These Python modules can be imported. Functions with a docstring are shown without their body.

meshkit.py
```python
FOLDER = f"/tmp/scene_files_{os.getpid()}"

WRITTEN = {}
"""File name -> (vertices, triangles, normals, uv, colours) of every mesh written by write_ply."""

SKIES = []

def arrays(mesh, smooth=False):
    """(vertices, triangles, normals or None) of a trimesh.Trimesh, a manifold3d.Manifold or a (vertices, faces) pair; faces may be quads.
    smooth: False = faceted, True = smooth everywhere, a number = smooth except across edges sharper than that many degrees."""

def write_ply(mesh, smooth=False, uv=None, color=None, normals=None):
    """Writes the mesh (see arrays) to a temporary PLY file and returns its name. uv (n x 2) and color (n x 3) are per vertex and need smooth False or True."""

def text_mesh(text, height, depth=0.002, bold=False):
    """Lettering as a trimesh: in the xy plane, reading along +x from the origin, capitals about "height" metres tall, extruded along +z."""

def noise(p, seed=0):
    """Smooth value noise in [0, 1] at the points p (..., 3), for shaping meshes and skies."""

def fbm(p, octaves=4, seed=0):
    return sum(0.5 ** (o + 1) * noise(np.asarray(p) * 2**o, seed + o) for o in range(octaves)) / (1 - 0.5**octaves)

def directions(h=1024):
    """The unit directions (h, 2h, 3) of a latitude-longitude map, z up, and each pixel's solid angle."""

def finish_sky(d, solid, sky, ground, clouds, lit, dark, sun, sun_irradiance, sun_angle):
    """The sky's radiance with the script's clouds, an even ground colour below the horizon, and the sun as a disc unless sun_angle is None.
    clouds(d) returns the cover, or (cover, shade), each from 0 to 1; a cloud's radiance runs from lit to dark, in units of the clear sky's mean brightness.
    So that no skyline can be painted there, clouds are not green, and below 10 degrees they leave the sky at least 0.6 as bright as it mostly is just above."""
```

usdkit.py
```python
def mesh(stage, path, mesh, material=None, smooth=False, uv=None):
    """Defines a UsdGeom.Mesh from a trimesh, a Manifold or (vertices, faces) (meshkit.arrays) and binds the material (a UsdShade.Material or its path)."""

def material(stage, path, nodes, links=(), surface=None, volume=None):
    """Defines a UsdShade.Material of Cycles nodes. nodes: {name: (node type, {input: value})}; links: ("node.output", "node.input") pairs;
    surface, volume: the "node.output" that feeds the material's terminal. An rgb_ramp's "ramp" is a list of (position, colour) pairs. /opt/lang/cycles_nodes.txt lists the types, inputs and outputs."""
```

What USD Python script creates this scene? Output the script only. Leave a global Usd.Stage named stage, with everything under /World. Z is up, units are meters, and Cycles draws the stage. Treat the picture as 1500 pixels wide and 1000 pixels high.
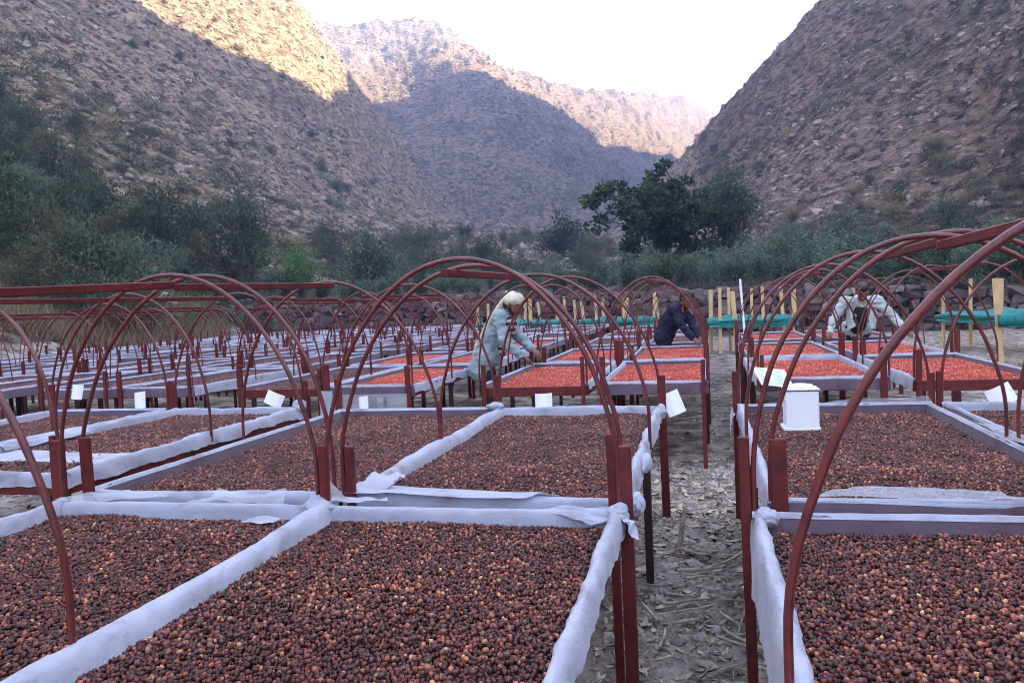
import math, random
import numpy as np
import trimesh
import manifold3d as m3
from scipy.interpolate import LinearNDInterpolator, CubicSpline, PchipInterpolator
from scipy.ndimage import gaussian_filter, map_coordinates
from scipy.spatial import ConvexHull
from pxr import Usd, UsdGeom, UsdLux, UsdShade, Gf, Sdf, Vt
import usdkit, meshkit

stage = Usd.Stage.CreateInMemory()
UsdGeom.SetStageUpAxis(stage, 'Z')
UsdGeom.SetStageMetersPerUnit(stage, 1.0)
UsdGeom.Xform.Define(stage, '/World')
UsdGeom.Scope.Define(stage, '/World/Looks')
PI = math.pi
RNG = np.random.default_rng(7)
random.seed(7)

# ------------------------------------------------------------------ camera
YAW, PITCH, ROLL = math.radians(-13.706), math.radians(-2.754), math.radians(2.6)
CAM = np.array([0.0, 0.0, 1.52])
FWD = np.array([math.sin(YAW) * math.cos(PITCH), math.cos(YAW) * math.cos(PITCH), math.sin(PITCH)])
_r0 = np.array([math.cos(YAW), -math.sin(YAW), 0.0])
_u0 = np.cross(_r0, FWD)
RIGHT = _r0 * math.cos(ROLL) - _u0 * math.sin(ROLL)
UP = _u0 * math.cos(ROLL) + _r0 * math.sin(ROLL)
cam = UsdGeom.Camera.Define(stage, '/World/camera')
cam.CreateFocalLengthAttr(27.6)
cam.CreateHorizontalApertureAttr(36.0)
cam.CreateVerticalApertureAttr(24.0)
cam.CreateClippingRangeAttr((0.05, 5000.0))
EXPOSURE = 3.6
cam.CreateExposureAttr(EXPOSURE)
_m = np.eye(4)
_m[0, :3], _m[1, :3], _m[2, :3], _m[3, :3] = RIGHT, UP, -FWD, CAM
cam.AddTransformOp().Set(Gf.Matrix4d(_m.tolist()))

# ------------------------------------------------------------------ sky and sun
SUN_AZ, SUN_EL = math.radians(72.0), math.radians(25.0)      # azimuth from +Y towards +X
SUN_DIR = np.array([math.sin(SUN_AZ) * math.cos(SUN_EL), math.cos(SUN_AZ) * math.cos(SUN_EL), math.sin(SUN_EL)])
LOOKS = '/World/Looks/'
dome = UsdLux.DomeLight.Define(stage, '/World/sky')
sky_mat = usdkit.material(stage, LOOKS + 'sky', {
    's': ('sky_texture', {'sky_type': 'single_scattering', 'sun_disc': False, 'sun_elevation': SUN_EL, 'sun_rotation': SUN_AZ,
                          'altitude': 1500.0, 'air_density': 1.0, 'aerosol_density': 3.0, 'ozone_density': 1.0}),
    'h': ('hsv', {'saturation': 0.62}), 't': ('mix', {'mix_type': 'multiply', 'fac': 1.0, 'color2': (1.09, 0.975, 0.91)}),
    'b': ('background_shader', {'strength': 0.1})}, [('s.color', 'h.color'), ('h.color', 't.color1'), ('t.color', 'b.color')], surface='b.background')
UsdShade.MaterialBindingAPI.Apply(dome.GetPrim()).Bind(sky_mat)
dome.GetPrim().SetCustomDataByKey('kind', 'structure')
sun = UsdLux.DistantLight.Define(stage, '/World/sun')
sun.CreateIntensityAttr(1.25)
sun.CreateAngleAttr(0.5)
sun.CreateNormalizeAttr(True)
sun.CreateColorAttr(Gf.Vec3f(1.0, 0.78, 0.48))
_z = SUN_DIR
_x = np.cross([0, 0, 1.0], _z); _x /= np.linalg.norm(_x)
_y = np.cross(_z, _x)
_m = np.eye(4); _m[0, :3], _m[1, :3], _m[2, :3] = _x, _y, _z
sun.AddTransformOp().Set(Gf.Matrix4d(_m.tolist()))

# ------------------------------------------------------------------ helpers
_used = {}


def numbered(parent, name):
    k = (parent, name)
    n = _used.get(k, 0)
    _used[k] = n + 1
    return name if n == 0 else f'{name}_{n:03d}'


def tag(prim, label=None, category=None, group=None, kind=None):
    for key, v in (('label', label), ('category', category), ('group', group), ('kind', kind)):
        if v:
            prim.SetCustomDataByKey(key, v)
    return prim


def path_of(parent):
    return '/World' if parent is None else str(parent.GetPath())


def obj(name, mesh, mat, parent=None, smooth=False, loc=None, prim_vars=None):
    p = path_of(parent)
    path = p + '/' + numbered(p, name)
    m = usdkit.mesh(stage, path, mesh, MAT[mat], smooth=smooth)
    if loc is not None:
        m.AddTranslateOp().Set(Gf.Vec3d(*map(float, loc)))
    for k, v in (prim_vars or {}).items():
        UsdGeom.PrimvarsAPI(m).CreatePrimvar(k, Sdf.ValueTypeNames.FloatArray, 'vertex').Set(Vt.FloatArray.FromNumpy(np.asarray(v, np.float32)))
    return m.GetPrim()


def place(x, loc=(0, 0, 0), rz=0.0, scale=(1, 1, 1)):
    x.ClearXformOpOrder()
    x.AddTranslateOp().Set(Gf.Vec3d(*map(float, loc)))
    x.AddRotateZOp().Set(math.degrees(rz))
    s = (scale,) * 3 if np.ndim(scale) == 0 else scale
    x.AddScaleOp().Set(Gf.Vec3f(*map(float, s)))


def thing(name, label, category, loc=(0, 0, 0), rz=0.0, group=None, scale=1.0, kind=None):
    x = UsdGeom.Xform.Define(stage, '/World/' + numbered('/World', name))
    place(x, loc, rz, scale)
    return tag(x.GetPrim(), label, category, group, kind)


def copy_of(src, loc, rz=0.0, scale=1.0, label=None, group=None, name=None):
    was = src.GetCustomData()
    base = name or src.GetName()
    if name is None and base[-4:-3] == '_' and base[-3:].isdigit():
        base = base[:-4]
    t = thing(base, label or was.get('label'), was.get('category'), loc, rz, group or was.get('group'), scale, was.get('kind'))
    t.GetReferences().AddInternalReference(src.GetPath())
    t.SetInstanceable(True)
    return t


def join(ms):
    vs, fs, n = [], [], 0
    for m in ms:
        v, f = (m.vertices, m.faces) if hasattr(m, 'vertices') else m
        v = np.asarray(v, float); f = np.asarray(f, int)
        if f.shape[1] == 4:
            f = np.vstack([f[:, [0, 1, 2]], f[:, [0, 2, 3]]])
        vs.append(v); fs.append(f + n); n += len(v)
    return np.vstack(vs), np.vstack(fs)


def box(lo, hi, bevel=0.0):
    lo, hi = np.asarray(lo, float), np.asarray(hi, float)
    if bevel <= 0:
        m = trimesh.creation.box(extents=hi - lo)
        return np.array(m.vertices) + (lo + hi) / 2, np.array(m.faces)
    h = (hi - lo) / 2
    pts = []
    for sx in (-1, 1):
        for sy in (-1, 1):
            for sz in (-1, 1):
                c = np.array([sx, sy, sz]) * h
                for k in range(3):
                    d = np.array([sx, sy, sz]) * -bevel
                    d[k] = 0
                    pts.append(c + d)
    return hull(np.array(pts) + (lo + hi) / 2)


def hull(pts):
    pts = np.asarray(pts, float)
    h = ConvexHull(pts)
    used = np.unique(h.simplices)
    idx = np.full(len(pts), -1); idx[used] = np.arange(len(used))
    v, f = pts[used], idx[h.simplices]
    c = v.mean(0)
    n = np.cross(v[f[:, 1]] - v[f[:, 0]], v[f[:, 2]] - v[f[:, 0]])
    flip = (n * (v[f[:, 0]] - c)).sum(1) < 0
    f[flip] = f[flip][:, ::-1]
    return v, f


def tube(points, radii, sides=8, caps=True):
    p = np.asarray(points, float)
    r = np.broadcast_to(np.asarray(radii, float), (len(p),))
    t = np.gradient(p, axis=0)
    t /= np.linalg.norm(t, axis=1, keepdims=True) + 1e-12
    a = np.cross(t[0], [0, 0, 1.0] if abs(t[0][2]) < 0.9 else [1.0, 0, 0])
    A = []
    for k in range(len(p)):
        a = a - t[k] * (a @ t[k]); a /= np.linalg.norm(a) + 1e-12
        A.append(a)
    A = np.array(A); B = np.cross(t, A)
    ang = np.arange(sides) * 2 * PI / sides
    v = p[:, None] + r[:, None, None] * (np.cos(ang)[None, :, None] * A[:, None] + np.sin(ang)[None, :, None] * B[:, None])
    n = len(p)
    i, j = np.meshgrid(np.arange(n - 1), np.arange(sides), indexing='ij')
    q = np.stack([i * sides + j, i * sides + (j + 1) % sides, (i + 1) * sides + (j + 1) % sides, (i + 1) * sides + j], -1).reshape(-1, 4)
    f = np.vstack([q[:, [0, 1, 2]], q[:, [0, 2, 3]]])
    v = v.reshape(-1, 3)
    if caps:
        v = np.vstack([v, p[0], p[-1]])
        k = np.arange(sides)
        f = np.vstack([f, np.stack([np.full(sides, n * sides), (k + 1) % sides, k], 1),
                       np.stack([np.full(sides, n * sides + 1), (n - 1) * sides + k, (n - 1) * sides + (k + 1) % sides], 1)])
    return v, f


def rot_z(v, a):
    c, s = math.cos(a), math.sin(a)
    return np.stack([v[..., 0] * c - v[..., 1] * s, v[..., 0] * s + v[..., 1] * c, v[..., 2]], -1)


def mat(name, nodes, links=(), surface='p.BSDF', volume=None):
    MAT[name] = usdkit.material(stage, LOOKS + name, nodes, links, surface=surface, volume=volume)


MAT = {}
def noisy(name, c1, c2, scale=6.0, rough=0.7, detail=5.0, bump=0.0, bump_scale=None, spec=0.3, space='position', mid=(0.35, 0.65), extra=None):
    """A material whose colour wanders between c1 and c2, with an optional fine relief."""
    nodes = {'g': ('geometry', {}), 'n': ('noise_texture', {'scale': scale, 'detail': detail, 'roughness': 0.6}),
             'r': ('rgb_ramp', {'ramp': [(mid[0], c1), (mid[1], c2)]}),
             'p': ('principled_bsdf', {'roughness': rough, 'specular_ior_level': spec, **(extra or {})})}
    links = [('n.fac', 'r.fac'), ('r.color', 'p.base_color')]
    if space == 'position':
        links.append(('g.position', 'n.vector'))
    else:
        nodes['t'] = ('texture_coordinate', {}); links.append(('t.object', 'n.vector'))
    if bump:
        nodes['bn'] = ('noise_texture', {'scale': bump_scale or scale * 6, 'detail': 4.0})
        nodes['b'] = ('bump', {'strength': 0.7, 'distance': bump})
        links += [('g.position' if space == 'position' else 't.object', 'bn.vector'), ('bn.fac', 'b.height'), ('b.normal', 'p.normal')]
    mat(name, nodes, links)

# ------------------------------------------------------------------ materials of the land
def land(name, bright, mid_, dark, veg, scale=1.0):
    nodes = {
        'g': ('geometry', {}), 'sx': ('separate_xyz', {}), 'm': ('mapping', {'scale': (1.0, 1.0, 1.8)}),
        'n1': ('noise_texture', {'scale': 0.045 * scale, 'detail': 6.0, 'roughness': 0.62}),
        'n2': ('noise_texture', {'scale': 0.55 * scale, 'detail': 8.0, 'roughness': 0.7}),
        'v': ('voronoi_texture', {'scale': 0.9 * scale, 'randomness': 1.0, 'detail': 2.0, 'roughness': 0.6}),
        'n3': ('noise_texture', {'scale': 0.16 * scale, 'detail': 7.0, 'roughness': 0.72}),
        'r1': ('rgb_ramp', {'ramp': [(0.3, mid_), (0.5, bright), (0.72, mid_)]}),
        'r2': ('rgb_ramp', {'ramp': [(0.40, dark), (0.54, (1, 1, 1))]}),
        'r3': ('rgb_ramp', {'ramp': [(0.52, (0, 0, 0)), (0.62, (1, 1, 1))]}),
        'rv': ('rgb_ramp', {'ramp': [(0.0, (1.0, 1.0, 1.0)), (0.42, (0.95, 0.95, 0.95)), (0.62, (0.42, 0.40, 0.42))]}),
        'mul': ('mix', {'mix_type': 'multiply', 'fac': 0.92}), 'mul2': ('mix', {'mix_type': 'multiply', 'fac': 0.7}),
        'mv': ('mix', {'color2': veg}), 'f': ('math', {'math_type': 'multiply', 'value2': 0.75}),
        'bp': ('bump', {'strength': 1.0, 'distance': 0.5}), 'add': ('math', {'math_type': 'add'}),
        'p': ('principled_bsdf', {'roughness': 0.95, 'specular_ior_level': 0.15})}
    links = [('g.position', 'm.vector'), ('m.vector', 'n1.vector'), ('m.vector', 'n2.vector'), ('m.vector', 'v.vector'), ('m.vector', 'n3.vector'),
             ('n1.fac', 'r1.fac'), ('n2.fac', 'r2.fac'), ('n3.fac', 'r3.fac'), ('v.distance', 'rv.fac'),
             ('r1.color', 'mul.color1'), ('r2.color', 'mul.color2'), ('mul.color', 'mul2.color1'), ('rv.color', 'mul2.color2'),
             ('mul2.color', 'mv.color1'), ('r3.color', 'f.value1'), ('f.value', 'mv.fac'),
             ('mv.color', 'p.base_color'), ('n2.fac', 'add.value1'), ('v.distance', 'add.value2'), ('add.value', 'bp.height'), ('bp.normal', 'p.normal')]
    mat(name, nodes, links)


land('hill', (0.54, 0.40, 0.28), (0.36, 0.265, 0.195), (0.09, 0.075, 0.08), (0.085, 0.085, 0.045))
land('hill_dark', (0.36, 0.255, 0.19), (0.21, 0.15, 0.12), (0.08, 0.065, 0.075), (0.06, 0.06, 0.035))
land('cliff', (0.44, 0.335, 0.26), (0.26, 0.205, 0.18), (0.12, 0.105, 0.12), (0.085, 0.085, 0.05))
land('terrace_soil', (0.17, 0.15, 0.10), (0.11, 0.10, 0.065), (0.35, 0.33, 0.3), (0.035, 0.05, 0.025), 3.0)
noisy('field_soil', (0.36, 0.30, 0.245), (0.075, 0.058, 0.048), 3.4, 0.95, 10.0, bump=0.03, bump_scale=22, mid=(0.38, 0.60))
# ------------------------------------------------------------------ materials of the things
mat('red_paint', {'g': ('geometry', {}), 'n': ('noise_texture', {'scale': 11.0, 'detail': 9.0, 'roughness': 0.72}), 'n2': ('noise_texture', {'scale': 55.0, 'detail': 6.0, 'roughness': 0.7}),
    'r': ('rgb_ramp', {'ramp': [(0.33, (0.045, 0.011, 0.011)), (0.44, (0.090, 0.013, 0.012)), (0.58, (0.125, 0.016, 0.014)), (0.72, (0.165, 0.042, 0.032))]}),
    'r2': ('rgb_ramp', {'ramp': [(0.62, (1, 1, 1)), (0.70, (0.45, 0.36, 0.32))]}), 'x': ('mix', {'mix_type': 'multiply', 'fac': 0.8}), 'b': ('bump', {'distance': 0.002, 'strength': 0.8}),
    'p': ('principled_bsdf', {'roughness': 0.55, 'specular_ior_level': 0.3})},
    [('g.position', 'n.vector'), ('g.position', 'n2.vector'), ('n.fac', 'r.fac'), ('n2.fac', 'r2.fac'), ('r.color', 'x.color1'), ('r2.color', 'x.color2'), ('x.color', 'p.base_color'), ('n2.fac', 'b.height'), ('b.normal', 'p.normal')])
noisy('dark_steel', (0.045, 0.016, 0.015), (0.025, 0.012, 0.012), 12.0, 0.6)
noisy('rod_paint', (0.15, 0.027, 0.024), (0.065, 0.015, 0.014), 16.0, 0.36, bump=0.001, bump_scale=120, spec=0.5)
noisy('pine', (0.60, 0.43, 0.23), (0.46, 0.32, 0.16), 5.0, 0.7)
noisy('teal_net', (0.014, 0.20, 0.185), (0.010, 0.11, 0.105), 14.0, 0.7, bump=0.01, bump_scale=40)
noisy('paper', (0.80, 0.80, 0.80), (0.74, 0.75, 0.77), 6.0, 0.8)
noisy('white_enamel', (0.80, 0.81, 0.81), (0.75, 0.77, 0.78), 5.0, 0.35, spec=0.5)
noisy('grey_plastic', (0.09, 0.10, 0.12), (0.06, 0.07, 0.08), 12.0, 0.45)
noisy('print', (0.46, 0.54, 0.52), (0.62, 0.68, 0.66), 22.0, 0.6, mid=(0.42, 0.58))
noisy('bark', (0.10, 0.075, 0.055), (0.055, 0.042, 0.035), 8.0, 0.9, bump=0.02, bump_scale=20)
noisy('pale_stem', (0.24, 0.22, 0.17), (0.15, 0.13, 0.10), 8.0, 0.9)
noisy('skin', (0.20, 0.095, 0.06), (0.17, 0.08, 0.05), 30.0, 0.5)
noisy('hair', (0.012, 0.010, 0.010), (0.02, 0.017, 0.016), 60.0, 0.55)
noisy('blue_jacket', (0.30, 0.365, 0.38), (0.21, 0.27, 0.29), 10.0, 0.9, bump=0.01, bump_scale=14)
noisy('navy_jersey', (0.022, 0.018, 0.045), (0.012, 0.011, 0.026), 9.0, 0.9, bump=0.01, bump_scale=14)
noisy('pale_jacket', (0.46, 0.50, 0.47), (0.34, 0.38, 0.37), 9.0, 0.9, bump=0.012, bump_scale=13)
noisy('dark_cloth', (0.03, 0.022, 0.028), (0.018, 0.014, 0.018), 9.0, 0.9)
noisy('orange_cloth', (0.50, 0.07, 0.02), (0.42, 0.055, 0.02), 20.0, 0.8)
noisy('cream_scarf', (0.64, 0.59, 0.44), (0.40, 0.37, 0.29), 11.0, 0.9, bump=0.008, bump_scale=25)
noisy('straw', (0.62, 0.53, 0.40), (0.22, 0.17, 0.125), 9.0, 0.85)
noisy('cactus_green', (0.10, 0.20, 0.15), (0.065, 0.14, 0.10), 5.0, 0.6)
noisy('net_floor', (0.50, 0.53, 0.58), (0.40, 0.42, 0.48), 30.0, 0.9)
mat('stripes', {'g': ('geometry', {}), 'w': ('wave_texture', {'bands_direction': 'z', 'scale': 4.4, 'distortion': 2.0, 'detail': 1.0}),
    'r': ('rgb_ramp', {'ramp': [(0.45, (0.02, 0.018, 0.025)), (0.55, (0.42, 0.42, 0.45))]}), 'p': ('principled_bsdf', {'roughness': 0.9})},
    [('g.position', 'w.vector'), ('w.fac', 'r.fac'), ('r.color', 'p.base_color')])


def cloth(name, color, holes, trans=0.25):
    """Woven white drying net: fibrous weave, some light through it."""
    nodes = {'g': ('geometry', {}), 'n': ('noise_texture', {'scale': 7.0, 'detail': 4.0}), 'n2': ('noise_texture', {'scale': 420.0, 'detail': 1.0}),
             'r': ('rgb_ramp', {'ramp': [(0.30, [color[0] * .70, color[1] * .60, color[2] * .56]), (0.42, [c * .86 for c in color]), (0.62, color)]}),
             'b': ('bump', {'strength': 0.8, 'distance': 0.006}), 'n3': ('noise_texture', {'scale': 75.0, 'detail': 5.0, 'roughness': 0.65}),
             'p': ('principled_bsdf', {'roughness': 0.85, 'specular_ior_level': 0.2, 'sheen_weight': 0.2}),
             't': ('translucent_bsdf', {'color': color}), 'm': ('mix_closure', {'fac': trans}),
             'x': ('transparent_bsdf', {}), 'rh': ('rgb_ramp', {'ramp': [(0.42, (holes,) * 3), (0.58, (holes * 0.35,) * 3)]}), 'm2': ('mix_closure', {})}
    links = [('g.position', 'n.vector'), ('g.position', 'n2.vector'), ('g.position', 'n3.vector'), ('n.fac', 'r.fac'), ('r.color', 'p.base_color'),
             ('n3.fac', 'b.height'), ('b.normal', 'p.normal'), ('p.BSDF', 'm.closure1'), ('t.BSDF', 'm.closure2')]
    if holes:
        links += [('n2.fac', 'rh.fac'), ('rh.color', 'm2.fac'), ('m.closure', 'm2.closure1'), ('x.BSDF', 'm2.closure2')]
    mat(name, nodes, links, surface='m2.closure' if holes else 'm.closure')


cloth('white_cloth', (0.49, 0.505, 0.60), 0.0, 0.18)
cloth('mauve_net', (0.165, 0.115, 0.15), 0.0, 0.1)
cloth('sheer_net', (0.66, 0.70, 0.76), 0.75, 0.3)


def leaf(name, c1, c2, trans=0.35, rough=0.6):
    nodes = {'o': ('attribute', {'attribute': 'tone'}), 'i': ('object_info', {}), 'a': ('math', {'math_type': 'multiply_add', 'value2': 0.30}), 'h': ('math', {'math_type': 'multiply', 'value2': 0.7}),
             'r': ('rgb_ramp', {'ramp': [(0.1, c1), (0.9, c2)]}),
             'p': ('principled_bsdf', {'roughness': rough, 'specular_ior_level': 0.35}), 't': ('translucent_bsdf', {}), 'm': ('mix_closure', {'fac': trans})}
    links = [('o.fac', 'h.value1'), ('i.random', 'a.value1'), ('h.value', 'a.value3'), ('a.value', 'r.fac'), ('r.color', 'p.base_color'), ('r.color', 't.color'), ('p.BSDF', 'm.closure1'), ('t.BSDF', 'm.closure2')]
    mat(name, nodes, links, surface='m.closure')


leaf('leaf_blue_green', (0.014, 0.034, 0.022), (0.135, 0.205, 0.135))
leaf('leaf_dark', (0.012, 0.020, 0.010), (0.055, 0.080, 0.034))
leaf('leaf_olive', (0.022, 0.028, 0.013), (0.115, 0.12, 0.06))
leaf('leaf_fine', (0.022, 0.036, 0.02), (0.105, 0.15, 0.08))
leaf('leaf_bright', (0.02, 0.06, 0.015), (0.11, 0.24, 0.06))
leaf('leaf_dry', (0.13, 0.10, 0.06), (0.29, 0.235, 0.13))


def beans(name, stops, rough, spec):
    nodes = {'o': ('attribute', {'attribute': 'tone'}), 'r': ('rgb_ramp', {'ramp': stops}), 'g': ('geometry', {}),
             'n': ('noise_texture', {'scale': 5.0, 'detail': 3.0}), 'rn': ('rgb_ramp', {'ramp': [(0.3, (0.75, 0.72, 0.72)), (0.7, (1.15, 1.1, 1.05))]}),
             'x': ('mix', {'mix_type': 'multiply', 'fac': 1.0}), 'p': ('principled_bsdf', {'roughness': rough, 'specular_ior_level': spec})}
    mat(name, nodes, [('o.fac', 'r.fac'), ('r.color', 'x.color1'), ('g.position', 'n.vector'), ('n.fac', 'rn.fac'), ('rn.color', 'x.color2'), ('x.color', 'p.base_color')])


beans('dark_cherry', [(0.0, (0.026, 0.009, 0.008)), (0.40, (0.060, 0.015, 0.013)), (0.62, (0.135, 0.033, 0.025)), (0.80, (0.28, 0.08, 0.05)), (0.93, (0.52, 0.19, 0.09)), (1.0, (0.66, 0.36, 0.17))], 0.42, 0.42)
beans('red_cherry', [(0.0, (0.20, 0.025, 0.02)), (0.3, (0.38, 0.048, 0.036)), (0.6, (0.56, 0.10, 0.068)), (0.85, (0.66, 0.22, 0.11)), (1.0, (0.76, 0.46, 0.24))], 0.55, 0.25)
noisy('rock', (0.42, 0.37, 0.33), (0.14, 0.115, 0.10), 4.0, 0.9, bump=0.02, bump_scale=14)
mat('wall_rock', {'i': ('object_info', {}), 'g': ('geometry', {}), 'n': ('noise_texture', {'scale': 3.0, 'detail': 5.0}), 'o': ('attribute', {'attribute': 'tone'}),
    'a': ('math', {'math_type': 'multiply_add', 'value2': 0.7}), 'h': ('math', {'math_type': 'multiply', 'value2': 0.45}),
    'r': ('rgb_ramp', {'ramp': [(0.1, (0.045, 0.035, 0.036)), (0.5, (0.11, 0.08, 0.078)), (0.78, (0.19, 0.15, 0.145)), (1.0, (0.40, 0.37, 0.37))]}),
    'bn': ('noise_texture', {'scale': 12.0, 'detail': 5.0}), 'b': ('bump', {'distance': 0.03}), 'p': ('principled_bsdf', {'roughness': 0.9, 'specular_ior_level': 0.2})},
    [('g.position', 'n.vector'), ('g.position', 'bn.vector'), ('n.fac', 'h.value1'), ('o.fac', 'a.value1'), ('h.value', 'a.value3'), ('a.value', 'r.fac'), ('r.color', 'p.base_color'), ('bn.fac', 'b.height'), ('b.normal', 'p.normal')])
mat('soil_dark', {'p': ('principled_bsdf', {'base_color': (0.035, 0.028, 0.027), 'roughness': 1.0})})

# ------------------------------------------------------------------ terrain
def dir_of(px, py):
    """Direction of a survey sighting taken from the camera position, in units of the photograph's 1500-pixel width."""
    return FWD + RIGHT * ((px - 750) / 1150.0) + UP * ((500 - py) / 1150.0)


def sight(px, py, R):
    d = dir_of(px, py)
    return CAM + d * (R / math.hypot(d[0], d[1]))


SIGHTS = [
    # left hillside, from its toe up to the crest
    (0, 435, 30), (0, 330, 44), (0, 200, 62), (0, 80, 84), (0, -60, 120), (-200, 300, 40), (-200, 0, 85), (-200, -250, 160),
    (150, 415, 36), (150, 330, 52), (150, 200, 76), (150, 80, 104), (150, -60, 145),
    (300, 402, 46), (300, 330, 68), (300, 230, 94), (300, 130, 124), (300, 40, 156), (300, -60, 200),
    (430, 392, 62), (430, 320, 92), (430, 230, 126), (430, 140, 158), (430, 50, 192), (425, -25, 226),
    (480, 360, 92), (480, 300, 118), (475, 220, 152), (470, 135, 186), (480, 60, 238), (455, 5, 236),
    (545, 350, 120), (545, 290, 152), (530, 200, 205),
    (590, 345, 150), (590, 320, 176), (580, 285, 205),
    # gully and saddle
    (500, 130, 280), (490, 88, 345), (440, 80, 345), (400, 60, 350),
    # central mountain: ridge
    (540, 48, 392), (575, 32, 410), (604, 8, 418), (640, 26, 420), (690, 60, 424), (760, 96, 440), (800, 112, 462), (850, 122, 490),
    (900, 124, 520), (930, 128, 545), (1000, 136, 600), (1040, 150, 630), (1068, 176, 650), (1100, 200, 690),
    # shoulder of the cliff
    (560, 95, 372), (600, 92, 362), (650, 92, 352), (690, 98, 344), (740, 128, 340), (780, 152, 340), (850, 192, 352), (905, 240, 372), (945, 300, 400),
    # cliff face and toe
    (560, 200, 318), (620, 200, 320), (700, 200, 312), (780, 230, 314), (860, 270, 326),
    (600, 300, 278), (680, 320, 268), (780, 330, 272), (880, 335, 290), (960, 345, 330),
    (640, 352, 210), (760, 356, 200), (880, 356, 220), (990, 352, 240),
    # slope between shoulder and ridge, and the far plateau's flank
    (900, 185, 440), (960, 200, 480), (1000, 240, 470), (1040, 240, 520), (1060, 210, 580),
    # right hillside: skyline spur
    (1022, 240, 150), (1050, 205, 150), (1075, 178, 151), (1120, 112, 153), (1165, 56, 157), (1210, 0, 162), (1290, -110, 176), (1400, -260, 200), (1500, -400, 225),
    # its face and toe
    (1030, 345, 96), (1100, 340, 84), (1200, 342, 68), (1300, 344, 58), (1400, 345, 51), (1500, 345, 46),
    (1060, 300, 112), (1100, 250, 118), (1150, 200, 120), (1200, 130, 122), (1250, 230, 84), (1300, 60, 116), (1300, 160, 92), (1400, 0, 112), (1400, 160, 78), (1400, 250, 62),
    (1500, 0, 98), (1500, 180, 66), (1500, -200, 140),
]
TIN = [sight(*s) for s in SIGHTS] + [np.array(p, float) for p in (
    # ground out of the picture and behind the ridges
    (-10, 60, 3.5), (0, 75, 5.0), (-25, 90, 6.5), (-10, 110, 8), (5, 55, 3.0), (-12, 45, 2.6), (5, 40, 2.0), (-20, 60, 4.2), (-5, 150, 10),
    (-50, -5, 12), (-90, 0, 55), (-160, 20, 130), (-220, 80, 170), (-60, -80, 10), (-150, -100, 110), (-40, -250, 0), (-200, -300, 120),
    (-200, 200, 150), (-230, 300, 150), (-150, 285, 100), (-300, 380, 150), (-420, 300, 180), (-250, 520, 60), (-160, 480, 120), (-60, 520, 90), (60, 800, 90), (-120, 700, 40), (-400, 600, 60),
    (40, 210, 20), (50, 300, 40), (50, 420, 60), (90, 560, 100), (120, 700, 120), (300, 800, 100),
    (120, 120, 150), (120, 150, 158), (120, 178, 160), (122, 203, 147), (112, 232, 122), (122, 262, 168), (136, 330, 212), (140, 404, 224), (186, 428, 197), (182, 442, 172), (192, 480, 145), (210, 560, 110),
    (36, 20, 8), (40, -10, 6), (50, 50, 42), (70, 20, 50), (78, 80, 92), (110, 60, 100), (150, 0, 110), (160, 180, 130), (200, 110, 120), (260, 60, 140), (220, 300, 120), (300, 200, 120), (260, 420, 110),
    (60, -60, 12), (140, -90, 70), (250, -100, 160), (40, -250, -2), (160, -300, 60), (300, -300, 150), (400, 100, 150), (380, 350, 120), (0, -400, -4), (-40, -600, -8), (300, -700, 120), (-400, -600, 150), (-400, 0, 200),
    (-900, -900, 200), (900, -900, 200), (900, 900, 200), (-900, 900, 120), (0, 1000, 120), (900, 0, 160), (-900, 0, 240))]
TIN = np.array(TIN)
GX0, GY0, GS, GN = -700.0, -700.0, 2.0, 750
_lin = LinearNDInterpolator(TIN[:, :2], TIN[:, 2])
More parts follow.
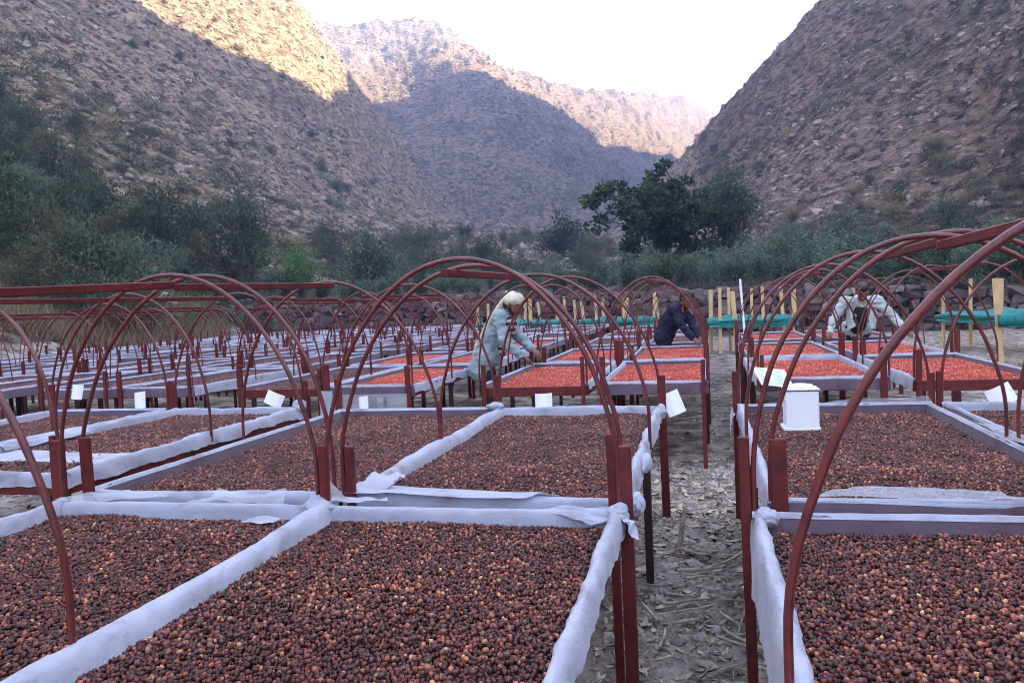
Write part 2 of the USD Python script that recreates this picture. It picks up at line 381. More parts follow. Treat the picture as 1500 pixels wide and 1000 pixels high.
_gx, _gy = np.meshgrid(GX0 + GS * np.arange(GN), GY0 + GS * np.arange(GN), indexing='ij')
_g = _lin(np.stack([_gx, _gy], -1))
_g = np.nan_to_num(_g, nan=150.0)
_soft, _far = gaussian_filter(_g, 1.2), gaussian_filter(_g, 2.0)
_d = np.clip((np.hypot(_gx, _gy) - 130) / 150, 0, 1)
_g = _soft * (1 - _d) + _far * _d


def wall_y(x):
    return 30.4 - 0.2 * np.asarray(x, float) - 0.0016 * (np.asarray(x, float) - 5) ** 2


def height(x, y, detail=True):
    x, y = np.asarray(x, float), np.asarray(y, float)
    hill = map_coordinates(_g, [(x - GX0) / GS, (y - GY0) / GS], order=1, mode='nearest')
    R = np.hypot(x, y)
    if detail:
        p = np.stack([x, y, hill], -1)
        up = np.clip((hill - 2.5) / 12, 0, 1)
        far = np.clip((R - 40) / 300, 0.12, 1)
        n1 = meshkit.fbm(p / 42.0, 3, 3) - 0.5
        n2 = 1 - np.abs(2 * meshkit.fbm(p / np.array([15.0, 15.0, 9.0]), 4, 11) - 1)        # ribs and ledges
        n3 = meshkit.fbm(p / np.array([3.2, 3.2, 1.6]), 3, 23) - 0.5
        n4 = meshkit.noise(p / 1.5, 31) - 0.5
        mid = (x < 40) & (R > 230)
        rough = up * (10 * far * n1 + (4.6 * far + 1.6) * (n2 - 0.72) + 2.6 * n3 * (0.5 + far) + 0.9 * np.minimum(1, 0.5 + far) * n4)
        n5 = np.abs(2 * meshkit.fbm(np.stack([(y + 0.3 * x) / 20.0 + 0.8 * n1, hill / 75.0, 0 * x + 4.2], -1), 3, 57) - 1)     # gullies running downhill
        rough = rough + np.clip((hill - 5) / 25, 0, 1) * np.clip(R / 150, .3, 1) * 4.5 * (n5 - 0.33)
        hill = hill + rough + np.where(mid, up * 3.4 * (np.abs(2 * meshkit.fbm(p / np.array([7.0, 7.0, 40.0]), 3, 41) - 1) - 0.3), 0)
    # the field: level ground up to the dry stone wall, a terrace behind it
    back = y - wall_y(x)
    side = np.minimum(np.clip((x + 21 + 0.25 * (y - 10)) / 8, 0, 1), np.clip((30 - x) / 6, 0, 1))        # 1 on the field, 0 in the hills
    field = 0.03 * np.clip(-y, 0, 60) * 0 + 0.05 * (meshkit.fbm(np.stack([x, y, 0 * x], -1) / 2.3, 3, 5) - 0.5)
    terrace = 1.25 + 0.022 * (12 - x) + 0.045 * np.clip(back, 0, 200) + 0.25 * (meshkit.fbm(np.stack([x, y, 0 * x], -1) / 4.0, 3, 6) - 0.5)
    t = np.clip((back + 0.05) / 0.3, 0, 1)
    flat = field * (1 - t) + terrace * t
    keep = np.clip((R - 60) / 60, 0, 1) * np.clip(y / 40, 0, 1)
    hill = np.where(hill < flat, flat, hill)
    w = side * (1 - keep) * np.clip((75 - back) / 40, 0, 1) * np.clip((x + 24 + 0.25 * (y - 10)) / 6, 0, 1)
    return hill * (1 - w) + flat * w


TH = np.concatenate([np.arange(-180, -54, 3.0), np.arange(-54, 27, 0.15), np.arange(27, 180, 3.0)])
RR = np.concatenate([np.linspace(0.4, 4, 12)[:-1], np.geomspace(4, 30, 90)[:-1], np.geomspace(30, 300, 430)[:-1], np.geomspace(300, 690, 90)])
_th, _rr = np.meshgrid(np.radians(TH), RR, indexing='ij')
TX, TY = np.sin(_th) * _rr, np.cos(_th) * _rr
TZ = height(TX, TY)
TV = np.stack([TX, TY, TZ], -1).reshape(-1, 3)
nT, nR = len(TH), len(RR)
_i, _j = np.meshgrid(np.arange(nT), np.arange(nR - 1), indexing='ij')
_i2 = (_i + 1) % nT
TQ = np.stack([_i * nR + _j, _i2 * nR + _j, _i2 * nR + _j + 1, _i * nR + _j + 1], -1).reshape(-1, 4)[:, ::-1]
_c = TV[TQ].mean(1)
_R, _b = np.hypot(_c[:, 0], _c[:, 1]), np.degrees(np.arctan2(_c[:, 0], _c[:, 1]))
_in = (_c[:, 2] < 1.0) & (_R < 60)
_back = _c[:, 1] - wall_y(_c[:, 0])
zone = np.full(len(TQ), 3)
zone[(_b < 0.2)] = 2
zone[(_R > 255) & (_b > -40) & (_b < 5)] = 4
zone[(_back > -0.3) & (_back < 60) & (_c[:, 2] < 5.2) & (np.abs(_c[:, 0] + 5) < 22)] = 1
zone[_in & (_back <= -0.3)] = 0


def sub_mesh(sel):
    q = TQ[sel]
    u, inv = np.unique(q, return_inverse=True)
    q = inv.reshape(-1, 4)
    odd = ((_i + _j).reshape(-1)[sel] % 2).astype(bool)            # alternate diagonals, so that no grain runs one way
    e = q[~odd]; o = q[odd]
    return TV[u], np.vstack([e[:, [0, 1, 2]], e[:, [0, 2, 3]], o[:, [0, 1, 3]], o[:, [1, 2, 3]]])


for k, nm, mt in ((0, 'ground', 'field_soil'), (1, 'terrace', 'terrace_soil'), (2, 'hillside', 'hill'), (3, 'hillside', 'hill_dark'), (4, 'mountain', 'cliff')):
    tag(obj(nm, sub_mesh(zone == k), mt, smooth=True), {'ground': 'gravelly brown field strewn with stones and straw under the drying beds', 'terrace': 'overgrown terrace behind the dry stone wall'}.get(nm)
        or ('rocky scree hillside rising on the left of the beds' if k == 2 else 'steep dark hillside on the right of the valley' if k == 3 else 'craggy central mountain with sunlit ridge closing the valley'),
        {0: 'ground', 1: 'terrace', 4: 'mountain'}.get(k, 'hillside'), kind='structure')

# ------------------------------------------------------------------ drying beds
HU = np.array([-1, -.955, -.92, -.87, -.80, -.70, -.59, -.465, -.35, -.23, -.1, 0, .1, .23, .35, .465, .59, .70, .80, .87, .92, .955, 1])
HZ = np.array([0, .10, .18, .27, .365, .455, .54, .61, .655, .69, .708, .712, .708, .69, .655, .61, .54, .455, .365, .27, .18, .10, 0])
ZT = 0.77


_hx = np.concatenate([[-1.0, -1.0, -1.0], HU[1:-1], [1.0, 1.0, 1.0]])
_hz = np.concatenate([[-.30, -.15, 0.0], HZ[1:-1], [0.0, -.15, -.30]])


def hoop_mesh(w, zbase, ztop, lean=0.0, skew=0.0, r=0.010, sides=8, n=52, foot=0.22):
    """A bent rod across a bed: from a foot beside each post, up and over. ztop: ridge height, zbase: where the straight part ends."""
    x, z = _hx * w / 2, np.where(_hz < 0, _hz / 0.30 * foot, _hz / 0.712 * (ztop - zbase))
    s = np.concatenate([[0], np.cumsum(np.hypot(np.diff(x), np.diff(z)))])
    q = np.linspace(0, s[-1], n)
    fx, fz = PchipInterpolator(s, x)(q), PchipInterpolator(s, z)(q)
    k = np.ones(5) / 5
    fx[2:-2], fz[2:-2] = np.convolve(fx, k, 'valid'), np.convolve(fz, k, 'valid')
    fx = fx + skew * np.clip(fz, 0, 9) / 0.7
    return tube(np.stack([fx, lean * np.clip(fz, 0, 9) / 0.7, fz + zbase], -1), r, sides)


def wrap(p0, p1, inward, seed, fine, width=0.062, drop_in=0.07, drop_out=0.085, lump=0.008, sag=0.0, hem_amp=0.045):
    """Netting folded over one rail from p0 to p1 (at the rail's top): inner flap, rounded top, outer flap, puckered and baggy."""
    p0, p1, inward = (np.asarray(a, float) for a in (p0, p1, inward))
    L = np.linalg.norm(p1 - p0)
    n = max(6, int(L / fine))
    s = np.linspace(0, 1, n)
    prof = np.array([[1.10, -1.0], [0.92, -0.6], [0.80, -0.28], [0.62, -0.02], [0.30, 0.15], [-0.05, 0.18], [-0.45, 0.10], [-0.72, -0.12], [-0.86, -0.42], [-0.94, -0.75], [-1.0, -1.0]])
    k = len(prof)
    rg = np.random.default_rng(seed)
    q = np.stack([s[:, None] * L + 0 * prof[:, 0], prof[None, :, 0] * 0.03 + 0 * s[:, None], prof[None, :, 1] * 0.06 + 0 * s[:, None]], -1)
    off = rg.uniform(0, 90, 3)
    n1 = meshkit.fbm(q * np.array([9, 20, 14]) + off, 3, seed) - 0.5
    n2 = meshkit.noise(q * np.array([3.0, 4, 4]) + off, seed + 5) - 0.5
    crease = np.abs(2 * meshkit.fbm(np.stack([s[:, None] * L * 13 + 3.0 * prof[None, :, 1], 0 * q[..., 0] + 1.7 * prof[None, :, 0], 0 * q[..., 0]], -1) + off, 3, seed + 13) - 1) - .3
    pucker = meshkit.noise(np.stack([s * L * 16, 0 * s, 0 * s], -1) + off, seed + 9) - 0.5
    across = prof[None, :, 0] * width / 2 * (1 + 0.28 * n2 + 0.16 * pucker[:, None]) + lump * 1.2 * n1 - lump * 1.1 * crease
    depth = np.where(prof[:, 1] < 0, np.where(prof[:, 0] > 0, drop_in, drop_out), 0.06)
    hem = np.where(prof[None, :, 1] <= -0.99, meshkit.noise(np.stack([s * L * 5, 0 * s + 3, 0 * s], -1) + off, seed + 2)[:, None] - 0.5, 0) * hem_amp
    up = prof[None, :, 1] * depth[None, :] + 1.6 * lump * n1 + lump * 1.6 * n2 - lump * 0.9 * crease + hem * (prof[None, :, 0] < 0) - sag * (np.sin(s * PI) ** 2)[:, None] * (prof[None, :, 0] < 0)
    v = p0 + (p1 - p0) * s[:, None, None] + inward * across[..., None] + np.array([0, 0, 1.0]) * up[..., None]
    i, j = np.meshgrid(np.arange(n - 1), np.arange(k - 1), indexing='ij')
    f = np.stack([i * k + j, (i + 1) * k + j, (i + 1) * k + j + 1, i * k + j + 1], -1).reshape(-1, 4)
    return v.reshape(-1, 3), f


def crumple(c, size, seed, sub=3, amp=0.3):
    m = trimesh.creation.icosphere(sub)
    v = np.array(m.vertices)
    nn = meshkit.fbm(v * 1.1 + seed * 7.3, 3, seed)
    v = v * (1 - amp / 2 + amp * 1.6 * (np.abs(2 * nn - 1) ** 0.8))[:, None] * np.asarray(size)
    return v + np.asarray(c), np.array(m.faces)


def fold_sheet(corners, seed, n=14, amp=0.012):
    """A limp four-cornered piece of cloth."""
    a, b, c, d = (np.asarray(x, float) for x in corners)
    u, v = np.meshgrid(np.linspace(0, 1, n), np.linspace(0, 1, n), indexing='ij')
    p = a * ((1 - u) * (1 - v))[..., None] + b * (u * (1 - v))[..., None] + c * (u * v)[..., None] + d * ((1 - u) * v)[..., None]
    nn = meshkit.fbm(np.stack([u * 3 + seed, v * 3, 0 * u + seed], -1), 3, seed) - 0.5
    nrm = np.cross(b - a, d - a); nrm /= np.linalg.norm(nrm)
    p = p + nrm * (nn * amp * 4)[..., None]
    i, j = np.meshgrid(np.arange(n - 1), np.arange(n - 1), indexing='ij')
    return p.reshape(-1, 3), np.stack([i * n + j, (i + 1) * n + j, (i + 1) * n + j + 1, i * n + j + 1], -1).reshape(-1, 4)


def make_bed(x0, x1, y0, y1, label, group, seed, near=True, hoops=('n', 'm', 'f'), edges='wwww', ridge=None, posts='nnff', post_w=(0.042, 0.028), yaw=0.0, ztop=1.70, ridge_dip=0.0, post_in=0.0):
    """A raised drying bed. edges: style of the near, far, left and right rims: w = white cloth wrap, m = thin net over the board, o = bare board."""
    rg = np.random.default_rng(seed)
    w, L = x1 - x0, y1 - y0
    t = thing('drying_bed', label, 'drying bed', ((x0 + x1) / 2, (y0 + y1) / 2, 0), yaw, group)
    hx, hy = w / 2 - 0.03, L / 2 - 0.03
    for a, b in (((-hx - .012, -hy - .012), (hx + .012, -hy + .012)), ((-hx - .012, hy - .012), (hx + .012, hy + .012)), ((-hx - .012, -hy + .012), (-hx + .012, hy - .012)), ((hx - .012, -hy + .012), (hx + .012, hy - .012))):
        obj('rail', box((*a, ZT - 0.105), (*b, ZT - 0.020), 0.003 if near else 0), 'red_paint', t)
    for sx in (-1, 1):
        obj('leg', box((sx * hx - .02, -.02, -.05), (sx * hx + .02, .02, ZT - .106)), 'dark_steel', t)
    # posts that rise above the bed and carry the hoops
    for sx, sy in ((-1, -1), (1, -1), (-1, 1), (1, 1)):
        h = 1.0 + rg.uniform(-.05, .035)
        if post_in and sx > 0:
            continue                                              # the neighbour's post serves both
        pw, pd = post_w[0] * rg.uniform(.7, 1.35), post_w[1]
        cx, cy = sx * (hx - 0.005 + (.035 if sy > 0 else -.022)) - (post_in if sx > 0 else 0), sy * (hy + 0.018 + pd / 2 + 0.002)
        v, f = box((cx - pw / 2, cy - pd / 2, -0.05), (cx + pw / 2, cy + pd / 2, h), 0.004 if near else 0)
        v = v + np.stack([(v[:, 2]) * rg.uniform(-.012, .012), (v[:, 2]) * rg.uniform(-.012, .012), 0 * v[:, 2]], -1)
        obj('post', (v, f), 'red_paint', t)
    for h in hoops:
        yy = {'n': -hy - .03, 'm': rg.uniform(-.06, .06) * (0.2 if near else 1), 'f': hy + .03}[h]
        top = ztop + rg.uniform(-.025, .02)
        hp, hf = hoop_mesh(2 * hx + (0.02 if h != 'm' else 0.05), 1.0 if h != 'm' else 0.98, top, rg.uniform(-.03, .03), rg.uniform(-.05, .05), 0.0090 if near else 0.0075, sides=8 if near else 5, n=52 if near else 22, foot=.22 if h != 'm' else .26)
        obj('hoop', (hp + [0, yy, 0], hf), 'rod_paint', t, smooth=50)
    if ridge:
        a, b = ridge
        bx = rg.uniform(-.06, .06)
        za, zb = ztop - .035 + rg.uniform(-.02, .01) - ridge_dip, ztop - .04 + rg.uniform(-.02, .01)
        v, f = box((-.016, 0, -.015), (.016, 1, .015), 0.003)
        v = np.stack([v[:, 0] + bx + v[:, 1] * rg.uniform(-.03, .05), a + v[:, 1] * (b - a), v[:, 2] + za + (zb - za) * v[:, 1]], -1)
        obj('ridge_beam', (v, f), 'red_paint', t)
    # netting: a floor under the fruit and a rim folded over each rail
    obj('net_floor', box((-hx + .019, -hy + .019, ZT - .092), (hx - .019, hy - .019, ZT - .084)), 'net_floor', t)
    fine = 0.02 if near else 0.14
    ends = {0: ((-hx - .02, -hy, ZT), (hx + .02, -hy, ZT), (0, 1, 0)), 1: ((-hx - .02, hy, ZT), (hx + .02, hy, ZT), (0, -1, 0)),
            2: ((-hx, -hy - .02, ZT), (-hx, hy + .02, ZT), (1, 0, 0)), 3: ((hx, -hy - .02, ZT), (hx, hy + .02, ZT), (-1, 0, 0))}
    for k, st in enumerate(edges):
        a, b, inn = ends[k]
        if st == 'o':
            continue
        if st == 'w':
            obj('netting_rim', wrap(a, b, inn, seed * 11 + k, fine, 0.054, 0.078, rg.uniform(.055, .10), 0.014 if k > 1 else 0.009), 'white_cloth', t, smooth=True)
        elif st == 'D':
            obj('netting_rim', wrap(a, b, inn, seed * 11 + k, fine, 0.068, 0.075, .20, 0.014), 'white_cloth', t, smooth=True)
        elif st == 'W':
            o = np.array(inn, float) * -0.014
            obj('netting_rim', wrap(np.add(a, o), np.add(b, o), inn, seed * 11 + k, fine, 0.096, 0.088, .088, 0.016, 0, .02), 'white_cloth', t, smooth=True)
        else:
            obj('netting_rim', wrap(a, b, inn, seed * 11 + k, fine, 0.044, 0.09, 0.10, 0.002, 0, .006), 'mauve_net', t, smooth=True)
            c = wrap(np.add(a, (0, 0, .0055)), np.add(b, (0, 0, .0055)), inn, seed * 11 + k, fine, 0.030, 0.006, 0.010, 0.003)
            obj('netting_edge', c, 'white_cloth', t, smooth=True)
    return t


def bean_layer(w, L, spacing, rad, rings, segs, seed, holes=None):
    """A bed's worth of fruit, each its own small ovoid with its own tone."""
    rg = np.random.default_rng(seed)
    nx, ny = int(w / spacing), int(L / (spacing * .866))
    i, j = np.meshgrid(np.arange(nx), np.arange(ny), indexing='ij')
    x = (i + .5 * (j % 2)).ravel() * spacing - w / 2 + spacing / 2
    y = j.ravel() * spacing * .866 - L / 2 + spacing / 2
    x = x + rg.normal(0, spacing * .22, len(x)); y = y + rg.normal(0, spacing * .22, len(x))
    e = np.minimum(w / 2 - np.abs(x), L / 2 - np.abs(y))
    edge = 0.006 + 0.03 * meshkit.fbm(np.stack([x * 9, y * 9, 0 * x], -1), 3, seed)
    ok = e > edge - 0.012
    if holes is not None:
        ok &= ~holes(x, y, rg)
    x, y, e = x[ok], y[ok], e[ok]
    z = 0.034 * (meshkit.fbm(np.stack([x * 3.2, y * 3.2, 0 * x], -1), 4, seed + 1) - 0.5) + rg.uniform(-.0045, .0065, len(x)) - .012 * np.exp(-e / .02)
    lat = np.linspace(-PI / 2, PI / 2, rings + 2)[1:-1]
    lon = np.arange(segs) * 2 * PI / segs
    bv = np.vstack([[(0, 0, -1)], *[np.stack([np.cos(a) * np.cos(lon + .5 * k), np.cos(a) * np.sin(lon + .5 * k), 0 * lon + np.sin(a)], -1) for k, a in enumerate(lat)], [(0, 0, 1)]])
    bf, top = [], 1 + rings * segs
    for q in range(segs):
        w_ = (q + 1) % segs
        bf += [(0, 1 + w_, 1 + q), (top, top - segs + q, top - segs + w_)]
        for k in range(rings - 1):
            a, b = 1 + k * segs, 1 + (k + 1) * segs
            bf += [(a + q, a + w_, b + w_), (a + q, b + w_, b + q)]
    bf = np.array(bf)
    n = len(x)
    sc = rad * rg.uniform(.82, 1.16, (n, 1)) * np.array([1.26, .92, .88])
    ang = rg.uniform(0, 2 * PI, n); tilt = rg.normal(0, .6, n)
    v = bv[None] * sc[:, None, :] * rg.uniform(.80, 1.12, (n, len(bv), 1))
    ct, st = np.cos(tilt)[:, None], np.sin(tilt)[:, None]
    v = np.stack([v[..., 0] * ct - v[..., 2] * st, v[..., 1], v[..., 0] * st + v[..., 2] * ct], -1)
    ca, sa = np.cos(ang)[:, None], np.sin(ang)[:, None]
    v = np.stack([v[..., 0] * ca - v[..., 1] * sa, v[..., 0] * sa + v[..., 1] * ca, v[..., 2]], -1)
    v = v + np.stack([x, y, z], -1)[:, None]
    tone = np.clip(rg.beta(1.5, 1.9, n) + .25 * (meshkit.fbm(np.stack([x * 4, y * 4, 0 * x], -1), 3, seed + 4) - .5), 0, 1)
    f = (bf[None] + (np.arange(n) * len(bv))[:, None, None]).reshape(-1, 3)
    return (v.reshape(-1, 3), f), np.repeat(tone, len(bv))


DARK_NEAR = bean_layer(1.08, 2.40, 0.0116, 0.0066, 3, 6, 3)
FAR = bean_layer(1.0, 2.36, 0.0165, 0.0098, 2, 5, 5)
FAR2 = bean_layer(1.0, 2.36, 0.0165, 0.0098, 2, 5, 9)
_first = {}


def cherries(kind, w, L, cx, cy, label, group=None, rz=0.0, flip=1, yaw=0.0, z=0.0):
    """The fruit spread on one bed."""
    if kind in _first:
        src, w0, L0 = _first[kind]
        return copy_of(src, (cx, cy, ZT - .042 + z), rz + yaw, (w / w0 * flip, L / L0, 1), label, group, name='coffee_cherries')
    layer, matl, w0, L0 = {'near': (DARK_NEAR, 'dark_cherry', 1.08, 2.40), 'dark': (FAR, 'dark_cherry', 1.0, 2.36), 'red': (FAR2, 'red_cherry', 1.0, 2.36)}[kind]
    t = thing('coffee_cherries', label, 'coffee cherries', (cx, cy, ZT - .042 + z), rz + yaw, group, (w / w0 * flip, L / L0, 1), 'stuff')
    obj('spread_fruit', layer[0], matl, t, smooth=True, prim_vars={'tone': layer[1]})
    obj('under_layer', box((-w0 / 2 + .005, -L0 / 2 + .005, -.036), (w0 / 2 - .005, L0 / 2 - .005, -.009)), 'dark_cherry' if kind != 'red' else 'red_cherry', t)
    _first[kind] = (t, w0, L0)
    return t


NB = 'raised drying beds of the near block'
FB = 'raised drying beds beyond the cross path'
near_beds = [
    # x0, x1, y0, y1, label, hoops, edges(near far left right), ridge
    (-1.452, -0.285, .24, 2.75, 'nearest middle drying bed of dark cherries, white rims running off the bottom edge', ('f',), 'wwWw', None),
    (-2.68, -1.452, .24, 2.75, 'nearest drying bed on the left, a hoop leg standing at its right rim', ('m', 'f'), 'wwwo', (-1.2, 1.24)),
    (0.13, 1.36, .24, 2.75, 'nearest drying bed right of the gravel path under the thick foreground hoop', ('m', 'f'), 'wmDm', (-.05, 1.30)),
    (-1.452, -0.285, 2.89, 5.44, 'middle drying bed of dark cherries behind the nearest one with puckered white side rims', ('n', 'm', 'f'), 'wwWw', (-1.38, .1)),
    (-2.70, -1.452, 2.89, 5.44, 'drying bed of dark cherries with mauve far rim, left of the puckered white divider', ('n', 'm', 'f'), 'wmmo', (-1.40, -.05)),
    (0.195, 1.395, 2.89, 5.42, 'drying bed right of the gravel path with the white canister standing on it', ('n', 'm', 'f'), 'mmwm', (-1.36, .0)),
    (1.43, 2.62, 2.89, 5.42, 'drying bed at the right edge of the picture beside the bed with the canister', ('n', 'm', 'f'), 'mwmw', None),
    (1.41, 2.60, .24, 2.75, 'nearest drying bed at the far right, mostly outside the picture', ('f',), 'mmmm', None),
    (-4.30, -3.10, 3.22, 5.66, 'left drying bed with a bare white strip of net between its dark cherries', ('n', 'm', 'f'), 'wwww', (-1.2, 1.2)),
    (-5.53, -4.34, 3.22, 5.66, 'drying bed at the left picture edge, beside the one with a bare white strip', ('n', 'm', 'f'), 'wmww', None),
]
BEDS = []
for k, (x0, x1, y0, y1, lab, hp, ed, rd) in enumerate(near_beds):
    BEDS.append(make_bed(x0, x1, y0, y1, lab, NB, 100 + k, True, hp, ed, rd, ridge_dip=.10 if k == 1 else 0, post_in=.06 if k in (1, 4) else 0))
gaps = lambda x, y, rg: ((y > -.74) & (y < -.50) & (x > -.65) & (rg.random(len(x)) > .04))
for k, (x0, x1, y0, y1, lab, *_x) in enumerate(near_beds):
    w, L = x1 - x0 - .105, y1 - y0 - .105
    cl = {0: 'dark dried coffee cherries spread on the nearest middle bed', 1: 'dark dried coffee cherries on the nearest left bed', 2: 'dark dried coffee cherries on the nearest bed right of the path', 3: 'dark dried coffee cherries on the middle bed between puckered white rims',
          4: 'dark dried coffee cherries on the bed with the mauve far rim', 5: 'dark dried coffee cherries around the white canister', 6: 'dark dried coffee cherries on the bed at the right picture edge', 7: 'dark dried coffee cherries on the nearest far right bed',
          8: 'dark coffee cherries split by a bare white strip of net', 9: 'dark coffee cherries on the bed at the left picture edge'}[k]
    if k == 8:
        lay = bean_layer(w, L, .0165, .0095, 2, 5, 77, gaps)
        t = thing('coffee_cherries', cl, 'coffee cherries', ((x0 + x1) / 2, (y0 + y1) / 2, ZT - .042), kind='stuff')
        obj('spread_fruit', lay[0], 'dark_cherry', t, smooth=True, prim_vars={'tone': lay[1]})
        for a, b in ((-L / 2 + .01, -.77), (-.48, L / 2 - .01)):
            obj('under_layer', box((-w / 2 + .01, a, -.036), (w / 2 - .01, b, -.009)), 'dark_cherry', t)
    else:
        cherries('near', w, L, (x0 + x1) / 2, (y0 + y1) / 2, cl, rz=PI * (k % 2), flip=(1, 1, -1, -1)[k % 4])

# far block: rows beyond the cross path
cols = [(1.60, 2.62), (.42, 1.50), (-.94, .05), (-2.03, -.99), (-3.68, -2.70), (-4.74, -3.74), (-6.35, -5.36), (-7.40, -6.42), (-9.0, -8.0), (-10.06, -9.06), (-11.7, -10.7), (-12.8, -11.76), (-14.4, -13.4), (-15.5, -14.46), (-17.2, -16.2)]
rows = [(6.98, 9.36), (9.62, 12.15), (12.5, 14.95), (15.3, 17.75), (18.1, 20.5), (20.9, 23.3), (23.7, 26.1), (26.5, 28.9)]
rows = rows[:2] + [(a + .4, b + .4) for a, b in rows[2:]]
colname = ['right-hand column', 'column just right of path', 'column just left of path', 'second column left of path', 'third column left of path', 'fourth column left of path', 'fifth column left of path', 'sixth column left of path',
           'seventh column left of path', 'eighth column left of path', 'ninth column left of path', 'tenth column left of path', 'eleventh column left of path', 'twelfth column left of path', 'thirteenth column left of path']
rowname = ['first row past cross path', 'second row past cross path', 'third row past cross path', 'fourth row past cross path', 'fifth row past cross path', 'sixth row past cross path', 'seventh row past cross path', 'eighth row past cross path']
protos = {}
for r, (y0, y1) in enumerate(rows):
    for c, (x0, x1) in enumerate(cols):
        if c < 2 and r > 2: continue
        if c in (2, 3) and r > 4: continue
        if c == 4 and r > 5: continue
        if x0 < -0.95 * (y1 + 2.0) or x1 > 12: continue
        rg = np.random.default_rng(500 + r * 20 + c)
        dy = (.45 if c > 5 else .2 if c > 3 else 0) + rg.uniform(-.05, .05) - (.0 if c else .1)
        dx = rg.uniform(-.03, .03) + (0.035 * (y0 - 7) if c < 2 else 0.0)
        red = (c <= 3 and r <= 1) or (c in (4, 5) and r in (0, 1) and not (c == 5 and r == 0)) or (c < 2 and r == 2) or (c == 4 and r == 2)
        word = 'red' if red else 'dark'
        lab = f'bed of {word} cherries, {rowname[r]}, {colname[c]}'
        cx, cy = (x0 + x1) / 2 + dx, (y0 + y1) / 2 + dy
        w, L = x1 - x0, y1 - y0
        if r == 0 and c < 6:
            ed = {0: 'omwm', 1: 'mwww', 2: 'mmwm', 3: 'ommw', 4: 'mmmw', 5: 'ommm'}[c]
            t = make_bed(cx - w / 2, cx + w / 2, cy - L / 2, cy + L / 2, lab, FB, 300 + c, True, ('n', 'm', 'f'), ed, (-1.2, 1.2) if c != 3 else None)
        else:
            key = (rg.integers(0, 3) if r < 3 else 3 + rg.integers(0, 3))
            if key not in protos:
                ed = ['mmmm', 'mmmm', 'mmmw', 'mwmm', 'wmmm', 'mmmw'][key]
                protos[key] = make_bed(cx - .52, cx + .52, cy - 1.22, cy + 1.22, lab, FB, 400 + int(key), False, ('n', 'm', 'f') if key in (0, 2) else ('n', 'f') if key in (1, 3) else ('f',), ed, (-1.2, 1.25) if key in (0, 1, 3) else None)
                place(UsdGeom.Xform(protos[key]), (cx, cy, 0), 0, (w / 1.04, L / 2.44, 1))
            else:
                copy_of(protos[key], (cx, cy, rg.uniform(-.015, .015)), rg.uniform(-.012, .012), (w / 1.04, L / 2.44, rg.uniform(.985, 1.015)), lab, FB)
        cherries('red' if red else 'dark', w - .10, L - .10, cx, cy, f'{word} cherries on the bed in {rowname[r]}, {colname[c]}', rz=PI * rg.integers(0, 2))

# ------------------------------------------------------------------ loose cloth, tags and the things on the near beds
def loose(bed, mesh, m='white_cloth', name='cloth_fold', smooth=True):
    """A piece of a bed's own cloth, given in world coordinates."""
    x = UsdGeom.Xform(bed)
    tr = np.array(bed.GetAttribute('xformOp:translate').Get())
    return obj(name, (np.asarray(mesh[0]) - tr, mesh[1]), m, bed, smooth=smooth)


B1, A1, C1, B2, A2, C2, E2, E1, D2, D2b = BEDS
loose(B1, crumple((-1.45, 2.72, .775), (.06, .035, .028), 3))
loose(B1, fold_sheet([(-1.52, 2.70, .775), (-1.36, 2.74, .785), (-1.39, 2.80, .800), (-1.46, 2.80, .872)], 4, amp=.010))
loose(B1, fold_sheet([(-1.40, 2.71, .80), (-1.20, 2.78, .79), (-1.23, 2.86, .765), (-1.42, 2.80, .80)], 8, amp=.010))
loose(B1, crumple((-.312, 2.71, .772), (.042, .05, .036), 5, amp=.35))
loose(B1, fold_sheet([(-.60, 2.72, .785), (-.30, 2.74, .795), (-.29, 2.66, .775), (-.40, 2.66, .745)], 12, amp=.012))
loose(B1, fold_sheet([(-.30, 2.76, .79), (-.265, 2.60, .77), (-.235, 2.62, .70), (-.245, 2.74, .70)], 15, amp=.012))
loose(B2, crumple((-.29, 5.33, .75), (.036, .10, .048), 6, amp=.35))
loose(B2, crumple((-.275, 3.05, .72), (.032, .08, .046), 7, amp=.35))
loose(B2, crumple((-.285, 3.75, .735), (.03, .15, .042), 17, amp=.3))
loose(B2, crumple((-1.46, 5.40, .79), (.06, .05, .034), 9))
loose(B2, fold_sheet([(-1.46, 2.88, .785), (-.75, 2.86, .79), (-.55, 2.93, .785), (-1.40, 3.02, .80)], 21, amp=.008))
loose(B2, fold_sheet([(-1.46, 2.90, .775), (-1.25, 2.95, .80), (-1.28, 3.22, .80), (-1.44, 3.22, .79)], 23, amp=.014))
loose(A1, fold_sheet([(-2.66, 2.70, .785), (-2.18, 2.77, .79), (-2.22, 2.86, .77), (-2.60, 2.90, .775)], 25, amp=.012), 'sheer_net')
loose(A1, fold_sheet([(-2.05, 2.72, .785), (-1.62, 2.74, .79), (-1.66, 2.84, .80), (-1.98, 2.85, .795)], 27, amp=.013), 'sheer_net')
loose(A1, fold_sheet([(-1.72, 2.60, .742), (-1.60, 2.60, .742), (-1.58, 2.655, .748), (-1.69, 2.66, .75)], 29, 8, .004))
loose(C1, crumple((.185, 2.70, .772), (.042, .045, .034), 31, amp=.3))
loose(C2, fold_sheet([(.35, 2.92, .79), (1.05, 2.90, .79), (1.0, 3.05, .785), (.6, 3.06, .80)], 35, amp=.010), 'sheer_net')
loose(C2, fold_sheet([(.70, 5.37, .785), (1.38, 5.36, .79), (1.34, 5.30, .83), (.80, 5.33, .81)], 37, amp=.010), 'sheer_net')
loose(C2, fold_sheet([(1.38, 3.5, .79), (1.38, 4.6, .79), (1.46, 4.55, .775), (1.47, 3.6, .77)], 39, amp=.012), 'sheer_net')
